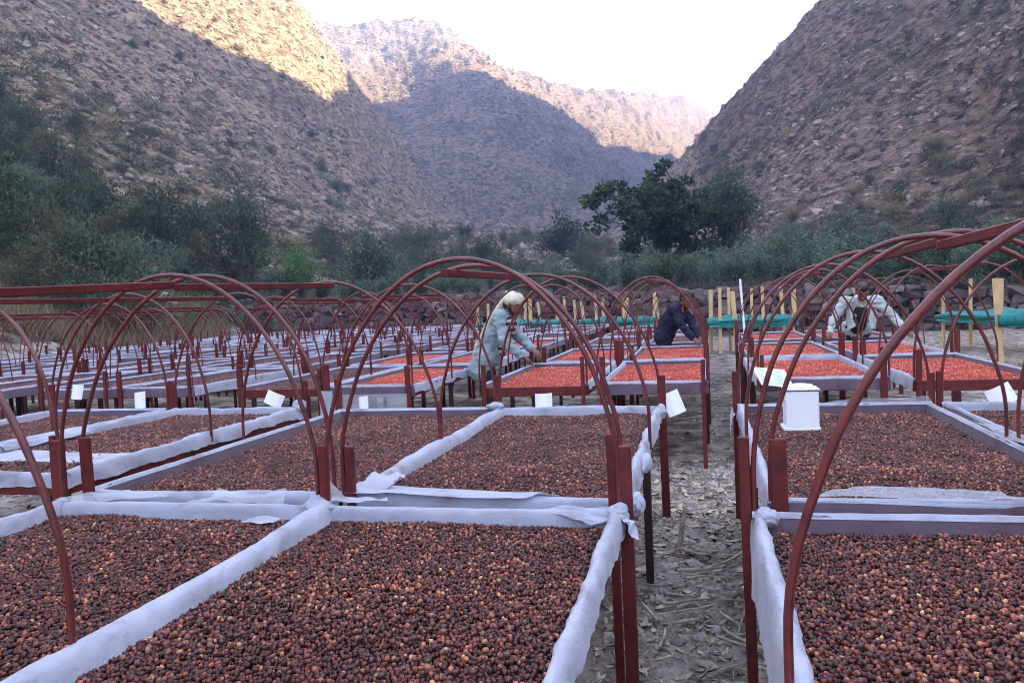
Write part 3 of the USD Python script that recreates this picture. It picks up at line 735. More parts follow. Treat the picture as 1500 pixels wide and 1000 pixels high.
loose(C2, fold_sheet([(.17, 5.40, .78), (.17, 5.05, .77), (.15, 5.1, .62), (.15, 5.38, .60)], 43, amp=.012))
loose(D2, fold_sheet([(-4.24, 3.70, .742), (-3.16, 3.66, .740), (-3.17, 3.92, .742), (-4.24, 4.02, .744)], 49, 14, .004))
loose(D2b, fold_sheet([(-5.4, 3.95, .742), (-4.42, 3.92, .744), (-4.42, 4.12, .744), (-5.4, 4.3, .744)], 48, 14, .004))
loose(D2, crumple((-3.13, 5.62, .785), (.055, .07, .06), 45, amp=.3))
loose(D2, fold_sheet([(-4.33, 3.9, .79), (-4.25, 4.6, .81), (-4.14, 4.55, .77), (-4.22, 3.95, .76)], 47, amp=.012))
_b = [b for b in stage.GetPrimAtPath('/World').GetChildren() if b.GetCustomDataByKey('label') == f'bed of red cherries, {rowname[0]}, {colname[4]}']
if _b:
    q = np.array(_b[0].GetAttribute('xformOp:translate').Get())
    loose(_b[0], fold_sheet([q + (-.50, -1.22, .70), q + (.42, -1.225, .70), q + (.40, -1.25, .26), q + (-.46, -1.24, .22)], 51, 20, .02), 'sheer_net', 'hanging_net')
    loose(_b[0], fold_sheet([q + (-.52, -1.23, .74), q + (-.36, -1.235, .74), q + (-.33, -1.27, .22), q + (-.50, -1.25, .25)], 53, 14, .02), 'white_cloth', 'hanging_net')


def paper(label, c, w, h, tilt, lean=0.1, rz=0.0, category='paper tag', curl=0.02, group='white paper tags hanging along the cross path'):
    n = 7
    u, v = np.meshgrid(np.linspace(-.5, .5, n), np.linspace(-.5, .5, n), indexing='ij')
    x, z = u * w, v * h
    y = curl * (u * 2) ** 2 + lean * v * h * 2
    ct, st = math.cos(tilt), math.sin(tilt)
    p = np.stack([x * ct - z * st, y, x * st + z * ct], -1).reshape(-1, 3)
    i, j = np.meshgrid(np.arange(n - 1), np.arange(n - 1), indexing='ij')
    q = np.stack([i * n + j, (i + 1) * n + j, (i + 1) * n + j + 1, i * n + j + 1], -1).reshape(-1, 4)
    f = np.vstack([q, q[:, ::-1] + n * n])
    p = np.vstack([p, p + np.array([0, .0015, 0])])
    t = thing('paper_tag', label, category, c, rz)
    obj('sheet', (p, f), 'paper', t, smooth=True)
    top = np.array([0.0 * ct - h / 2 * st, lean * h, h / 2 * ct])
    obj('tie', tube([top + (0, .004, -.012), top + (.004, .012, .03), top + (.0, .01, .075)], .0015, 4), 'dark_steel', t)


paper('white paper tag hanging furthest left along the cross path', (-6.42, 6.90, .80), .135, .15, -.08)
paper('white paper tag hanging second from the left, slightly tilted', (-5.66, 6.90, .70), .13, .17, .12)
paper('tilted white paper tag hanging by the white rolled cloth end', (-4.12, 6.90, .69), .19, .13, -.38)
paper('narrow white paper tag standing on the mauve far rim', (-2.52, 5.47, .795), .075, .15, .10)
paper('square white paper tag standing behind the middle bed', (-1.13, 5.49, .80), .125, .13, .03)
paper('large tilted white paper tag hanging at the path end of the red bed', (-.27, 6.86, .60), .155, .20, .38)
paper('tilted white paper tag hanging at the right picture edge', (2.25, 6.82, .63), .19, .15, .45)

cb = thing('framed_board', 'white framed printed board leaning on the corner of a red cherry bed', 'board', (.56, 6.92, .80), 0)
for nm, mt_, w_, d_ in (('frame', 'white_enamel', .26, 0.0), ('printed_sheet', 'print', .215, .006)):
    v, f = box((-w_ / 2, -w_ * .42, -.004 + d_), (w_ / 2, w_ * .42, .006 + d_ * .6), .002)
    a_ = math.radians(38)
    v = np.stack([v[:, 0], v[:, 1] * math.cos(a_) - v[:, 2] * math.sin(a_), v[:, 1] * math.sin(a_) + v[:, 2] * math.cos(a_)], -1)
    v = v + np.stack([v[:, 1] * -.35, 0 * v[:, 0], v[:, 0] * -.12], -1)
    obj(nm, (v, f), mt_, cb)

# white canister standing among the cherries
cn = thing('canister', 'white square canister with a round lid standing among dark cherries', 'canister', (.53, 4.74, ZT - .04), .02)
obj('base', box((-.105, -.085, 0), (.095, .085, .018), .003), 'white_enamel', cn)
obj('body', box((-.09, -.075, .018), (.09, .075, .222), .006), 'white_enamel', cn)
obj('seal', box((-.088, -.073, .222), (.088, .073, .2275), 0), 'grey_plastic', cn)
obj('cover', box((-.096, -.08, .2275), (.096, .08, .236), .002), 'white_enamel', cn)
_l = trimesh.creation.revolve([(0, .256), (.045, .2565), (.066, .253), (.074, .245), (.074, .236), (0, .236)], sections=40)
obj('lid', (np.array(_l.vertices), np.array(_l.faces)), 'white_enamel', cn, smooth=40)
_l = trimesh.creation.cylinder(radius=.012, height=.014, sections=16)
_v = np.array(_l.vertices)
obj('knob', (np.stack([_v[:, 2] - .097, _v[:, 0] - .02, _v[:, 1] + .175], -1), np.array(_l.faces)), 'white_enamel', cn, smooth=40)

# 300 of the fruit on top of the nearest beds, one by one
_m = trimesh.creation.uv_sphere(1.0, count=[5, 8])
_rg = np.random.default_rng(88)
mat('single_cherry', {'o': ('attribute', {'attribute': 'tone'}), 'r': ('rgb_ramp', {'ramp': [(0.0, (0.03, 0.012, 0.011)), (0.5, (0.10, 0.03, 0.022)), (0.8, (0.24, 0.085, 0.045)), (1.0, (0.5, 0.26, 0.12))]}),
                      'p': ('principled_bsdf', {'roughness': 0.4})}, [('o.fac', 'r.fac'), ('r.color', 'p.base_color')])
for k in range(300):
    right = k % 3 == 2
    x = _rg.uniform(.27, 1.0) if right else _rg.uniform(-1.34, -.36)
    y = _rg.uniform(1.5, 1.95)
    s = .0067 * _rg.uniform(.85, 1.15)
    v = np.array(_m.vertices) * (s * 1.26, s * .92, s * .88)
    o = obj('coffee_cherry', (rot_z(v, _rg.uniform(0, PI)), np.array(_m.faces)), 'single_cherry', None, True, (x, y, ZT - .042 + .0125 + _rg.uniform(-.002, .003)), {'tone': np.full(len(v), _rg.beta(1.5, 2))})
    tag(o, 'single dried coffee cherry lying on top of the ' + ('nearest right bed' if right else 'nearest middle bed'), 'coffee cherry', 'loose cherries topmost on the nearest ' + ('right bed' if right else 'middle bed'))


# ------------------------------------------------------------------ stones, gravel, straw
def rock_mesh(seed, flat=.6, n=14):
    rg = np.random.default_rng(seed)
    p = rg.normal(0, 1, (n, 3)); p /= np.linalg.norm(p, axis=1, keepdims=True)
    p = p * rg.uniform(.75, 1.1, (n, 1)) * (1, rg.uniform(.6, .9), flat)
    return hull(p)


def ground_z(x, y):
    z = height(np.atleast_1d(x), np.atleast_1d(y))
    return z if np.ndim(x) else float(z[0])


def quat(rg, n, tilt):
    a, b = rg.uniform(0, 2 * PI, n) / 2, rg.normal(0, tilt, n) / 2
    ax = rg.uniform(0, 2 * PI, n)
    q1 = np.stack([np.cos(a), 0 * a, 0 * a, np.sin(a)], -1)
    q2 = np.stack([np.cos(b), np.sin(b) * np.cos(ax), np.sin(b) * np.sin(ax), 0 * b], -1)
    w = q2[:, 0] * q1[:, 0] - (q2[:, 1:] * q1[:, 1:]).sum(1)
    v = q2[:, :1] * q1[:, 1:] + q1[:, :1] * q2[:, 1:] + np.cross(q2[:, 1:], q1[:, 1:])
    return np.concatenate([w[:, None], v], 1)


def scatter(name, meshes, m, pts, scales, rg, tilt, label, category, tones=None):
    """Many small uncounted pieces as one instancer."""
    path = '/World/' + numbered('/World', name)
    pi = UsdGeom.PointInstancer.Define(stage, path)
    ms = m if isinstance(m, list) else [m] * len(meshes)
    targets = []
    for k, (me, mm) in enumerate(zip(meshes, ms)):
        p = f'{path}/piece_{k:03d}' if k else f'{path}/piece'
        tone = me[2] if len(me) > 2 else np.full(len(me[0]), .5)
        o = usdkit.mesh(stage, p, me[:2], MAT[mm])
        UsdGeom.PrimvarsAPI(o).CreatePrimvar('tone', Sdf.ValueTypeNames.FloatArray, 'vertex').Set(Vt.FloatArray.FromNumpy(np.asarray(tone, np.float32)))
        targets.append(o.GetPath())
    pi.CreatePrototypesRel().SetTargets(targets)
    n = len(pts)
    pi.CreateProtoIndicesAttr(Vt.IntArray.FromNumpy(rg.integers(0, len(meshes), n).astype(np.int32)))
    pi.CreatePositionsAttr(Vt.Vec3fArray.FromNumpy(np.asarray(pts, np.float32)))
    pi.CreateScalesAttr(Vt.Vec3fArray.FromNumpy((np.asarray(scales)[:, None] * rg.uniform(.8, 1.25, (n, 3))).astype(np.float32)))
    q = quat(rg, n, tilt)
    pi.CreateOrientationsAttr(Vt.QuathArray([Gf.Quath(*map(float, a)) for a in q]))
    return tag(pi.GetPrim(), label, category, kind='stuff')


rg = np.random.default_rng(21)
def spread(n, x0, x1, y0, y1):
    return np.stack([rg.uniform(x0, x1, n), rg.uniform(y0, y1, n)], -1)


xy = np.vstack([spread(5200, -.5, .45, 1.0, 7.2), spread(3600, -7, 3.5, 5.3, 7.4), spread(700, -3.4, -2.6, 2.5, 7.2), spread(1500, .0, .9, 6, 16), spread(2600, 2.6, 12, 6, 29), spread(1500, -3, 2.5, 7, 14)])
xyz = np.column_stack([xy, ground_z(xy[:, 0], xy[:, 1])])
scatter('gravel', [rock_mesh(900 + k, .5) for k in range(5)], 'rock', xyz, rg.gamma(1.5, .0075, len(xyz)) + .006, rg, .4, 'grey stone chips strewn over the ground between the beds', 'gravel')
xy = np.vstack([spread(2600, -.5, .45, 1.0, 7.2), spread(2400, -7, 3.5, 5.3, 7.4), spread(6000, 2.6, 13, 7, 29), spread(900, -3.4, -2.6, 2.5, 7.2), spread(1600, -3, 2.5, 7, 16)])
xyz = np.column_stack([xy, ground_z(xy[:, 0], xy[:, 1]) + .006])
def stalk_mesh(seed, L, r):
    g = np.random.default_rng(seed)
    p = np.stack([np.linspace(-L / 2, L / 2, 5), np.cumsum(g.normal(0, L * .03, 5)), np.abs(np.cumsum(g.normal(0, L * .02, 5)))], -1)
    return tube(p, r * np.linspace(1, .7, 5), 5)
def flake_mesh(seed):
    g = np.random.default_rng(seed)
    a = np.array([(-1, 0, .1), (-.3, -.45, 0), (.5, -.35, .12), (1, 0, .3), (.4, .4, .05), (-.4, .42, .1)]) + g.normal(0, .1, (6, 3))
    return a, np.array([(0, 1, 5), (1, 2, 4), (1, 4, 5), (2, 3, 4)])
scatter('straw_litter', [stalk_mesh(40 + k, 2.2, .06) for k in range(3)] + [flake_mesh(50 + k) for k in range(4)], 'straw', xyz, rg.gamma(2.0, .008, len(xyz)) + .008, rg, .25, 'dry straw and leaf litter strewn on the ground between the beds', 'straw')
for k in range(64):
    x, y = rg.uniform(-.36, .22), 1.35 + 3.6 * rg.random() ** 1.3
    s = rg.uniform(.014, .042)
    v, f = rock_mesh(3000 + k, rg.uniform(.4, .7), 16)
    v = rot_z(v * s, rg.uniform(0, 6))
    o = obj('stone', (v, f), 'rock', None, False, (x, y, float(ground_z(x, y)) + s * .2))
    tag(o, 'grey stone lying in the gravel path between the near beds', 'stone', 'loose stones in the gravel path')
for k in range(30):
    x, y = rg.uniform(-.34, .18), 1.4 + 3.4 * rg.random() ** 1.2
    L = rg.uniform(.10, .32)
    v, f = stalk_mesh(4000 + k, L, rg.uniform(.004, .010))
    v[:, 2] += v[:, 0] * rg.uniform(-.15, .25)
    o = obj('dry_stalk', (rot_z(v, rg.uniform(0, 6)), f), 'straw', None, True, (x, y, float(ground_z(x, y)) + .03))
    tag(o, 'pale dry maize stalk lying in the gravel path between the near beds', 'stalk', 'dry stalks in the gravel path')
st = obj('stump_stake', tube([(-.19, 4.72, -.05), (-.165, 4.73, .12), (-.135, 4.74, .26)], [.02, .016, .013], 6), 'straw', None, True)
tag(st, 'short broken brown stake leaning by the dark post in the path', 'stake')

# ------------------------------------------------------------------ dry stone wall
wall = thing('dry_stone_wall', 'long dry stone wall of dark boulders behind the beds', 'wall', (0, 0, 0))
stones = []
rg = np.random.default_rng(31)
xs = np.arange(-23, 22, .1)
def top_of(x):
    return 1.25 + .022 * (12 - x) + .22 + .16 * (meshkit.noise(np.array([x / 1.7, 3.3, 0])) - .5)
z = -.05
row = 0
while z < 2.25:
    hgt = rg.uniform(.17, .28)
    x = -23 + rg.uniform(0, .4)
    while x < 21.5:
        wd = rg.uniform(.22, .62)
        cx = x + wd / 2
        if z + hgt * .6 < top_of(cx) + rg.uniform(-.05, .12):
            v, f = hull(rg.uniform(-1, 1, (15, 3)) ** 3 * .0 + np.sign(rg.normal(0, 1, (15, 3))) * rg.uniform(.55, 1.05, (15, 3)))
            v = v * (wd * .54, rg.uniform(.16, .26), hgt * .56)
            v = v @ trimesh.transformations.rotation_matrix(rg.normal(0, .12), [0, 1, 0])[:3, :3].T
            stones.append((v + (cx, wall_y(cx) - .30 + rg.normal(0, .05), z + hgt / 2 + rg.normal(0, .02)), f, cx))
        x += wd
    z += hgt * .94
    row += 1
order = sorted(range(len(stones)), key=lambda i: (np.hypot(stones[i][2], wall_y(stones[i][2])) if stones[i][2] < 13.5 else 99) - .0 * i)
keep = set(order[:300])
rest = []
for i, (v, f, cx) in enumerate(stones):
    tn = float(rg.beta(1.3, 2.2))
    if i in keep:
        obj('stone', (v, f), 'wall_rock', wall, prim_vars={'tone': np.full(len(v), tn)})
    else:
        rest.append((v, f, tn))
o = obj('stonework', join([(v, f) for v, f, t_ in rest]), 'wall_rock', wall, prim_vars={'tone': np.concatenate([np.full(len(v), t_) for v, f, t_ in rest])})
o.SetCustomDataByKey('kind', 'stuff')
cv, cf = [], []
for k, x in enumerate(np.arange(-23, 22, .5)):
    t_ = float(top_of(x)) - .14
    y = float(wall_y(x))
    cv += [(x, y - .22, -.1), (x, y - .22, t_), (x, y + .4, t_), (x, y + .4, -.1)]
    if k:
        for a in range(3):
            cf.append((4 * k - 4 + a, 4 * k + a, 4 * k + a + 1, 4 * k - 3 + a))
obj('rubble_core', (np.array(cv), np.array(cf)), 'soil_dark', wall)


# ------------------------------------------------------------------ timber racks with teal shade net
def plank(p0, p1, w, d, seed=0):
    p0, p1 = np.asarray(p0, float), np.asarray(p1, float)
    ax = (p1 - p0) / np.linalg.norm(p1 - p0)
    a = np.cross(ax, [0, 1.0, 0] if abs(ax[1]) < .9 else [1.0, 0, 0]); a /= np.linalg.norm(a)
    b = np.cross(ax, a)
    pts = [p + s * a * w / 2 + t * b * d / 2 for p in (p0, p1) for s in (-1, 1) for t in (-1, 1)]
    return hull(np.array(pts))


def rack(label, a, b, posts, zb, w=.7, roll=.07):
    """A timber bench: posts in pairs, two long beams, a rolled shade net along the front."""
    a, b = np.asarray(a, float), np.asarray(b, float)
    L = np.linalg.norm(b - a); ax = (b - a) / L; sd = np.array([-ax[1], ax[0]])
    t = thing('timber_rack', label, 'timber rack', (*a, 0), math.atan2(ax[1], ax[0]), 'timber racks with teal net by the wall')
    g = np.random.default_rng(int(L * 100))
    for q in posts:
        for s in (0, w):
            h = 1.62 + g.uniform(-.1, .08)
            obj('post', plank((q * L + g.uniform(-.1, .1) * (s > 0), s, -.1), (q * L + g.uniform(-.1, .1), s, h), .085 + g.uniform(-.02, .03), .045), 'pine', t)
    for s in (-.045, w + .045):
        obj('beam', plank((0, s, zb), (L, s, zb + g.uniform(-.02, .02)), .03, .09), 'pine', t)
    n = 90
    xx = np.linspace(-.05, L + .05, n)
    rr = roll * (.45 + 1.1 * meshkit.fbm(np.stack([xx * 5, 0 * xx, 0 * xx + L], -1), 3, 4))
    obj('rolled_net', tube(np.stack([xx, -.06 + .03 * np.sin(xx * 3), zb + .09 + .03 * meshkit.noise(np.stack([xx * 2, 0 * xx, 0 * xx], -1), 8)], -1), rr, 10), 'teal_net', t, smooth=True)
    obj('draped_net', fold_sheet([(0, -.10, zb + .12), (L, -.10, zb + .12), (L, -.12, zb - .07), (0, -.12, zb - .02)], 63, 26, .03), 'teal_net', t, smooth=True)
    sag = fold_sheet([(0, 0, zb + .13), (L, 0, zb + .13), (L, w, zb + .20), (0, w, zb + .20)], 61, 26, .05)
    obj('spread_net', sag, 'teal_net', t, smooth=True)
    return t


rack('timber rack with thick teal net roll at the right picture edge', (5.12, 15.5), (7.6, 14.6), (.0, .9), .74, .9, .11)
rack('timber rack with slim teal net roll left of the tall right posts', (5.5, 20.6), (6.6, 17.9), (.03, .97), .66, .8, .06)
rack('timber rack with teal net just right of the man in navy', (.15, 20.8), (2.35, 21.2), (.12, .32, .62, .97), .70, .9, .05)
rack('timber rack with teal net right behind the middle of the beds', (-3.9, 24.2), (-1.4, 24.0), (.05, .3, .62, .98), .72, .9, .09)
rack('timber rack with teal net beside the man in the headscarf', (-7.4, 25.2), (-4.2, 24.6), (.03, .45, .62, .9), .72, .9, .08)
sk = obj('pale_stake', plank((.98, 19.6, .4), (.90, 19.6, 1.86), .05, .03), 'paper', None)
tag(sk, 'thin pale stake standing up above the timber rack', 'stake')

# ------------------------------------------------------------------ plants
def leaves(centres, outward, size, aspect, rg, droop=.3, tone_by=None):
    """Rhombic leaves, one at each centre, two triangles each."""
    n = len(centres)
    d = outward / (np.linalg.norm(outward, axis=1, keepdims=True) + 1e-9) + rg.normal(0, .55, (n, 3)); d[:, 2] -= droop
    d /= np.linalg.norm(d, axis=1, keepdims=True)
    s = np.cross(d, rg.normal(0, 1, (n, 3))); s /= np.linalg.norm(s, axis=1, keepdims=True) + 1e-9
    l = (size * rg.uniform(.6, 1.35, n))[:, None]
    a, b = centres - d * l * .15, centres + d * l * .85
    m = centres + d * l * .3
    v = np.stack([a, m + s * l * aspect, b, m - s * l * aspect], 1).reshape(-1, 3)
    k = np.arange(n)[:, None] * 4
    f = np.vstack([k + [0, 1, 2], k + [0, 2, 3]])
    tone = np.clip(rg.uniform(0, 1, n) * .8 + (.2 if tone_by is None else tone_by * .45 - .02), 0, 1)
    return v, f, np.repeat(tone, 4)


def twigs(lines, r0, sides=4):
    return join([tube(p, np.linspace(r0, r0 * .3, len(p)), sides, False) for p in lines])


def plant(name, label, category, loc, lines, r0, stem_mat, lv, leaf_mat, group=None, scale=1.0, rz=0.0, stem='stem', crown='foliage'):
    t = thing(name, label, category, loc, rz, group, scale)
    obj(stem, twigs(lines, r0), stem_mat, t, smooth=True)
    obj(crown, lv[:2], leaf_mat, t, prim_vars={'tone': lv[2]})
    return t


def bend(base, tip, rg, n=6, wob=.08):
    u = np.linspace(0, 1, n)[:, None]
    base, tip = np.asarray(base, float), np.asarray(tip, float)
    L = np.linalg.norm(tip - base)
    p = base + (tip - base) * np.concatenate([u, u, u ** .8], 1)
    return p + np.cumsum(rg.normal(0, wob * L / n, (n, 3)), 0) * (u > 0)


def thicket_form(seed):
    """Upright leafy shrub: pale slim stems, drooping long leaves."""
    rg = np.random.default_rng(seed)
    lines, c, o, tb = [], [], [], []
    for k in range(9):
        b = np.append(rg.normal(0, .16, 2), 0); a = rg.uniform(0, 2 * PI); r = rg.uniform(.2, .85)
        tip = b + (r * math.cos(a), r * math.sin(a), rg.uniform(1.9, 3.1))
        ln = bend(b, tip, rg); lines.append(ln)
        for q in range(105):
            t_ = rg.uniform(.2, 1) ** .8 * (len(ln) - 1); i = min(int(t_), len(ln) - 2)
            p = ln[i] + (ln[i + 1] - ln[i]) * (t_ - i)
            off = rg.normal(0, .17, 3)
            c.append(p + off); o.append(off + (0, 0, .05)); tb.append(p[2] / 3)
    return lines, leaves(np.array(c), np.array(o), .22, .22, rg, .35, np.array(tb))


def bush_form(seed, h=1.0, w=1.0, n=1300, size=.07, aspect=.25, clumps=14, hollow=.35, droop=.0, up=.2):
    """Rounded scrub bush made of uneven leaf clumps on many twigs."""
    rg = np.random.default_rng(seed)
    lines, c, o, tb = [], [], [], []
    for k in range(clumps):
        a, e = rg.uniform(0, 2 * PI), rg.uniform(.15, 1.35)
        r = rg.uniform(.55, 1.0)
        p = np.array([math.cos(a) * math.cos(e) * w * r * .8, math.sin(a) * math.cos(e) * w * r * .8, (.12 + math.sin(e) * r * .85) * h])
        lines.append(bend((rg.normal(0, .05), rg.normal(0, .05), 0), p, rg, 5, .12))
        m = n // clumps
        q = rg.normal(0, 1, (m, 3)); q /= np.linalg.norm(q, axis=1, keepdims=True)
        q = q * (rg.uniform(hollow, 1, (m, 1)) ** .6) * (w * .34, w * .34, h * .26) * rg.uniform(.7, 1.3)
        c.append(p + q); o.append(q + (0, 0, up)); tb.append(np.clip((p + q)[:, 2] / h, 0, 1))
    c, o, tb = np.vstack(c), np.vstack(o), np.concatenate(tb)
    ok = c[:, 2] > -.02
    return lines, leaves(c[ok], o[ok], size, aspect, rg, droop, tb[ok])


def tree_form(seed, h, w, trunks, n, size, aspect, droop, clump_r, lv2=5, first=.25):
    """Trunk, limbs and leaf clumps; the gaps between clumps stay open."""
    rg = np.random.default_rng(seed)
    trunk, limbs, ends = [], [], []
    for k in range(trunks):
        a = rg.uniform(0, 2 * PI)
        top = np.array([math.cos(a) * w * .16, math.sin(a) * w * .16, h * rg.uniform(.45, .6)])
        t_ = bend((rg.normal(0, .12), rg.normal(0, .12), -.1), top, rg, 8, .10); trunk.append(t_)
        for q in range(lv2 + 2):
            i = rg.integers(2, 8); a2 = rg.uniform(0, 2 * PI)
            e = rg.uniform(.0, 1.2)
            tip = np.array([math.cos(a2) * math.cos(e) * w * .5, math.sin(a2) * math.cos(e) * w * .5, h * (first + .12 + (.82 - first) * math.sin(e))]) * rg.uniform(.72, 1.08)
            ln = bend(t_[i], tip, rg, 7, .12); limbs.append(ln)
            for r_ in range(4):
                j = rg.integers(2, 7)
                tp = ln[j] + rg.normal(0, 1, 3) * (w * .12, w * .12, h * .09) + (0, 0, h * .04)
                limbs.append(bend(ln[j], tp, rg, 4, .12)); ends.append(tp)
            ends.append(tip)
    ends = np.array(ends)
    k = rg.integers(0, len(ends), n)
    amp = rg.uniform(.6, 1.3, len(ends)) * clump_r
    q = rg.normal(0, 1, (n, 3)); q /= np.linalg.norm(q, axis=1, keepdims=True)
    q *= rg.uniform(.1, 1, (n, 1)) ** .5 * amp[k][:, None] * (1, 1, .62)
    c = ends[k] + q
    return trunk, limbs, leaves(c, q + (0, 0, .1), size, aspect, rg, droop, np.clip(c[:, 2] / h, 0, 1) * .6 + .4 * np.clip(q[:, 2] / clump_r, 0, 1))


def tree(name, label, loc, form, r0, bark, leaf_mat, rz=0.0, category='tree'):
    trunk, limbs, lv = form
    t = thing(name, label, category, loc, rz)
    obj('trunk', join([tube(p, np.linspace(r0, r0 * .5, len(p)), 8) for p in trunk]), bark, t, smooth=True)
    obj('limbs', join([tube(p, np.linspace(r0 * .42, r0 * .1, len(p)), 5, False) for p in limbs]), bark, t, smooth=True)
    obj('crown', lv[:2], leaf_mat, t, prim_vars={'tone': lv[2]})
    return t


def at(px, R, z=None):
    """A spot on the land on a sighted bearing at distance R."""
    d = dir_of(px, 440); d = d / math.hypot(d[0], d[1])
    x, y = d[0] * R, d[1] * R
    return np.array([x, y, ground_z(x, y) if z is None else z])


tree('broad_tree', 'big dark broad-leaved tree at the foot of the right hillside', at(955, 50) - (0, 0, .2), tree_form(5, 7.4, 8.4, 3, 9500, .30, .34, .15, .62, 6, .16), .17, 'bark', 'leaf_dark')
tree('broad_tree', 'feathery dark tree with pale green top right of the big dark tree', at(1072, 53) - (0, 0, .2), tree_form(8, 7.4, 5.4, 3, 9000, .26, .12, .1, .75, 5, .28), .14, 'bark', 'leaf_fine')
tree('acacia_tree', 'tall feathery grey-green tree at the foot of the left scree slope', at(352, 47) - (0, 0, .3), tree_form(12, 6.4, 4.4, 3, 9000, .22, .10, .0, .95, 5, .02), .09, 'bark', 'leaf_fine')
tree('low_tree', 'small dark feathery tree at the right foot of the left slope', at(620, 88) - (0, 0, .3), tree_form(14, 5.5, 6.5, 3, 4200, .30, .14, .05, 1.1, 5, .05), .09, 'bark', 'leaf_olive')
tree('low_tree', 'dark rounded tree below the middle of the cliff', at(828, 92) - (0, 0, .3), tree_form(15, 5.6, 5.4, 3, 4200, .32, .2, .05, 1.1, 5, .05), .09, 'bark', 'leaf_dark')
tree('low_tree', 'feathery tree on the lower right hillside near the picture edge', at(1392, 58) - (0, 0, .3), tree_form(16, 5.4, 4.4, 3, 5200, .22, .1, .0, .9, 5, .1), .08, 'bark', 'leaf_fine')
tree('low_tree', 'feathery tree low on the right hillside above the thicket', at(1238, 62) - (0, 0, .3), tree_form(17, 5.0, 4.6, 3, 4200, .24, .12, .0, .9, 5, .05), .08, 'bark', 'leaf_blue_green')

# bright round bush and the thicket on the terrace
bb = bush_form(71, 2.6, 1.75, 4200, .14, .16, 26, .3)
plant('round_bush', 'bright green round bush at the foot of the left scree slope', 'bush', at(441, 43), bb[0], .03, 'bark', bb[1], 'leaf_bright')
rg = np.random.default_rng(91)
TG, TL = 'leafy shrubs of the thicket behind the wall', 'tall leafy blue-green shrub in the thicket behind the dry stone wall'
forms = []
count = 0
for R, step, lo, hi, sc in ((37.2, 26, 300, 1540, .74), (39.8, 30, 330, 1540, .9), (43, 32, 640, 1540, 1.0), (47, 36, 760, 1540, 1.05)):
    px = lo
    while px < hi:
        px += step * rg.uniform(.7, 1.35)
        if 425 < px < 470 and R > 39: continue
        p = at(px, R - (4.5 if px > 1250 else (px - 900) / 350 * 4.5 if px > 900 else 0) + rg.uniform(-1, 1))
        p[2] -= .1
        s = sc * rg.uniform(.75, 1.15) * float(np.interp(px, [330, 640, 860, 930, 1060, 1150, 1300, 1500], [.60, .52, .42, .72, .70, .76, .64, .82]))
        k = int(rg.integers(0, 4))
        if len(forms) < 4:
            f = thicket_form(600 + len(forms))
            forms.append(plant('thicket_shrub', TL, 'shrub', p, f[0], .022, 'pale_stem', f[1], ('leaf_blue_green', 'leaf_blue_green', 'leaf_dark', 'leaf_blue_green')[len(forms)], TG, s, rg.uniform(0, 6)))
        else:
            copy_of(forms[k], p, rg.uniform(0, 6), s)
        count += 1

# scrub: distinct bush forms, set out one by one over the slopes
kinds = [('olive_bush', bush_form(81, 1.5, 1.1, 2000, .11, .16, 18), 'leaf_olive', 'rounded olive-green scrub bush'), ('grey_bush', bush_form(82, 1.25, 1.15, 1900, .10, .12, 20), 'leaf_blue_green', 'grey-green scrub bush'),
         ('dry_bush', bush_form(83, 1.1, 1.1, 1700, .12, .07, 18), 'leaf_dry', 'dry brown scrub bush'), ('dark_bush', bush_form(84, 1.7, 1.15, 2000, .12, .2, 16), 'leaf_dark', 'dark green scrub bush')]
firsts = {}


def scrub(k, loc, s, where, group):
    nm, fm, lm, lab = kinds[k]
    lab = f'{lab} {where}'
    if k not in firsts:
        firsts[k] = plant(nm, lab, 'bush', loc, fm[0], .02, 'bark', fm[1], lm, f'{group}, {lab.split(" scrub")[0]}', s, rg.uniform(0, 6))
        return firsts[k]
    return copy_of(firsts[k], loc, rg.uniform(0, 6), s, lab, f'{group}, {lab.split(" scrub")[0]}')


n = 0
while n < 150:                                                     # dense scrub low on the left hillside
    px, R = rg.uniform(-60, 330), rg.uniform(29, 74)
    lim = np.interp(px, [-60, 0, 100, 200, 330], [76, 74, 62, 54, 46])
    if R > lim: continue
    p = at(px, R)
    if p[2] < .7: continue
    scrub(int(rg.choice(4, p=[.32, .30, .16, .22])), p - (0, 0, .1), rg.uniform(.55, 1.5) * (1 + R / 130), 'in the dense scrub on the lower left hillside', 'scrub of the lower left hillside')
    n += 1
n = 0
while n < 70:                                                      # between the thicket and the cliff
    px, R = rg.uniform(470, 900), rg.uniform(50, 130)
    p = at(px, R)
    scrub(int(rg.choice(4, p=[.3, .45, .05, .2])), p - (0, 0, .15), rg.uniform(.9, 2.1), 'on the rising ground below the cliff', 'scrub below the cliff')
    n += 1
n = 0
while n < 60:                                                      # right hillside foot
    px, R = rg.uniform(1040, 1540), rg.uniform(46, 84)
    p = at(px, R)
    if R < np.interp(px, [1040, 1540], [70, 46]): continue
    scrub(int(rg.choice(4, p=[.3, .4, .2, .1])), p - (0, 0, .15), rg.uniform(.6, 1.6), 'at the foot of the right hillside', 'scrub at the foot of the right hillside')
    n += 1
n = 0
while n < 60:                                                      # singles on the open scree
    px, R = rg.uniform(60, 560), rg.uniform(50, 170)
    p = at(px, R)
    if p[2] < 5: continue
    scrub(int(rg.choice(4, p=[.4, .2, .25, .15])), p - (0, 0, .1), rg.uniform(.5, 1.2), 'standing alone on the open left scree', 'single bushes on the left scree')
    n += 1

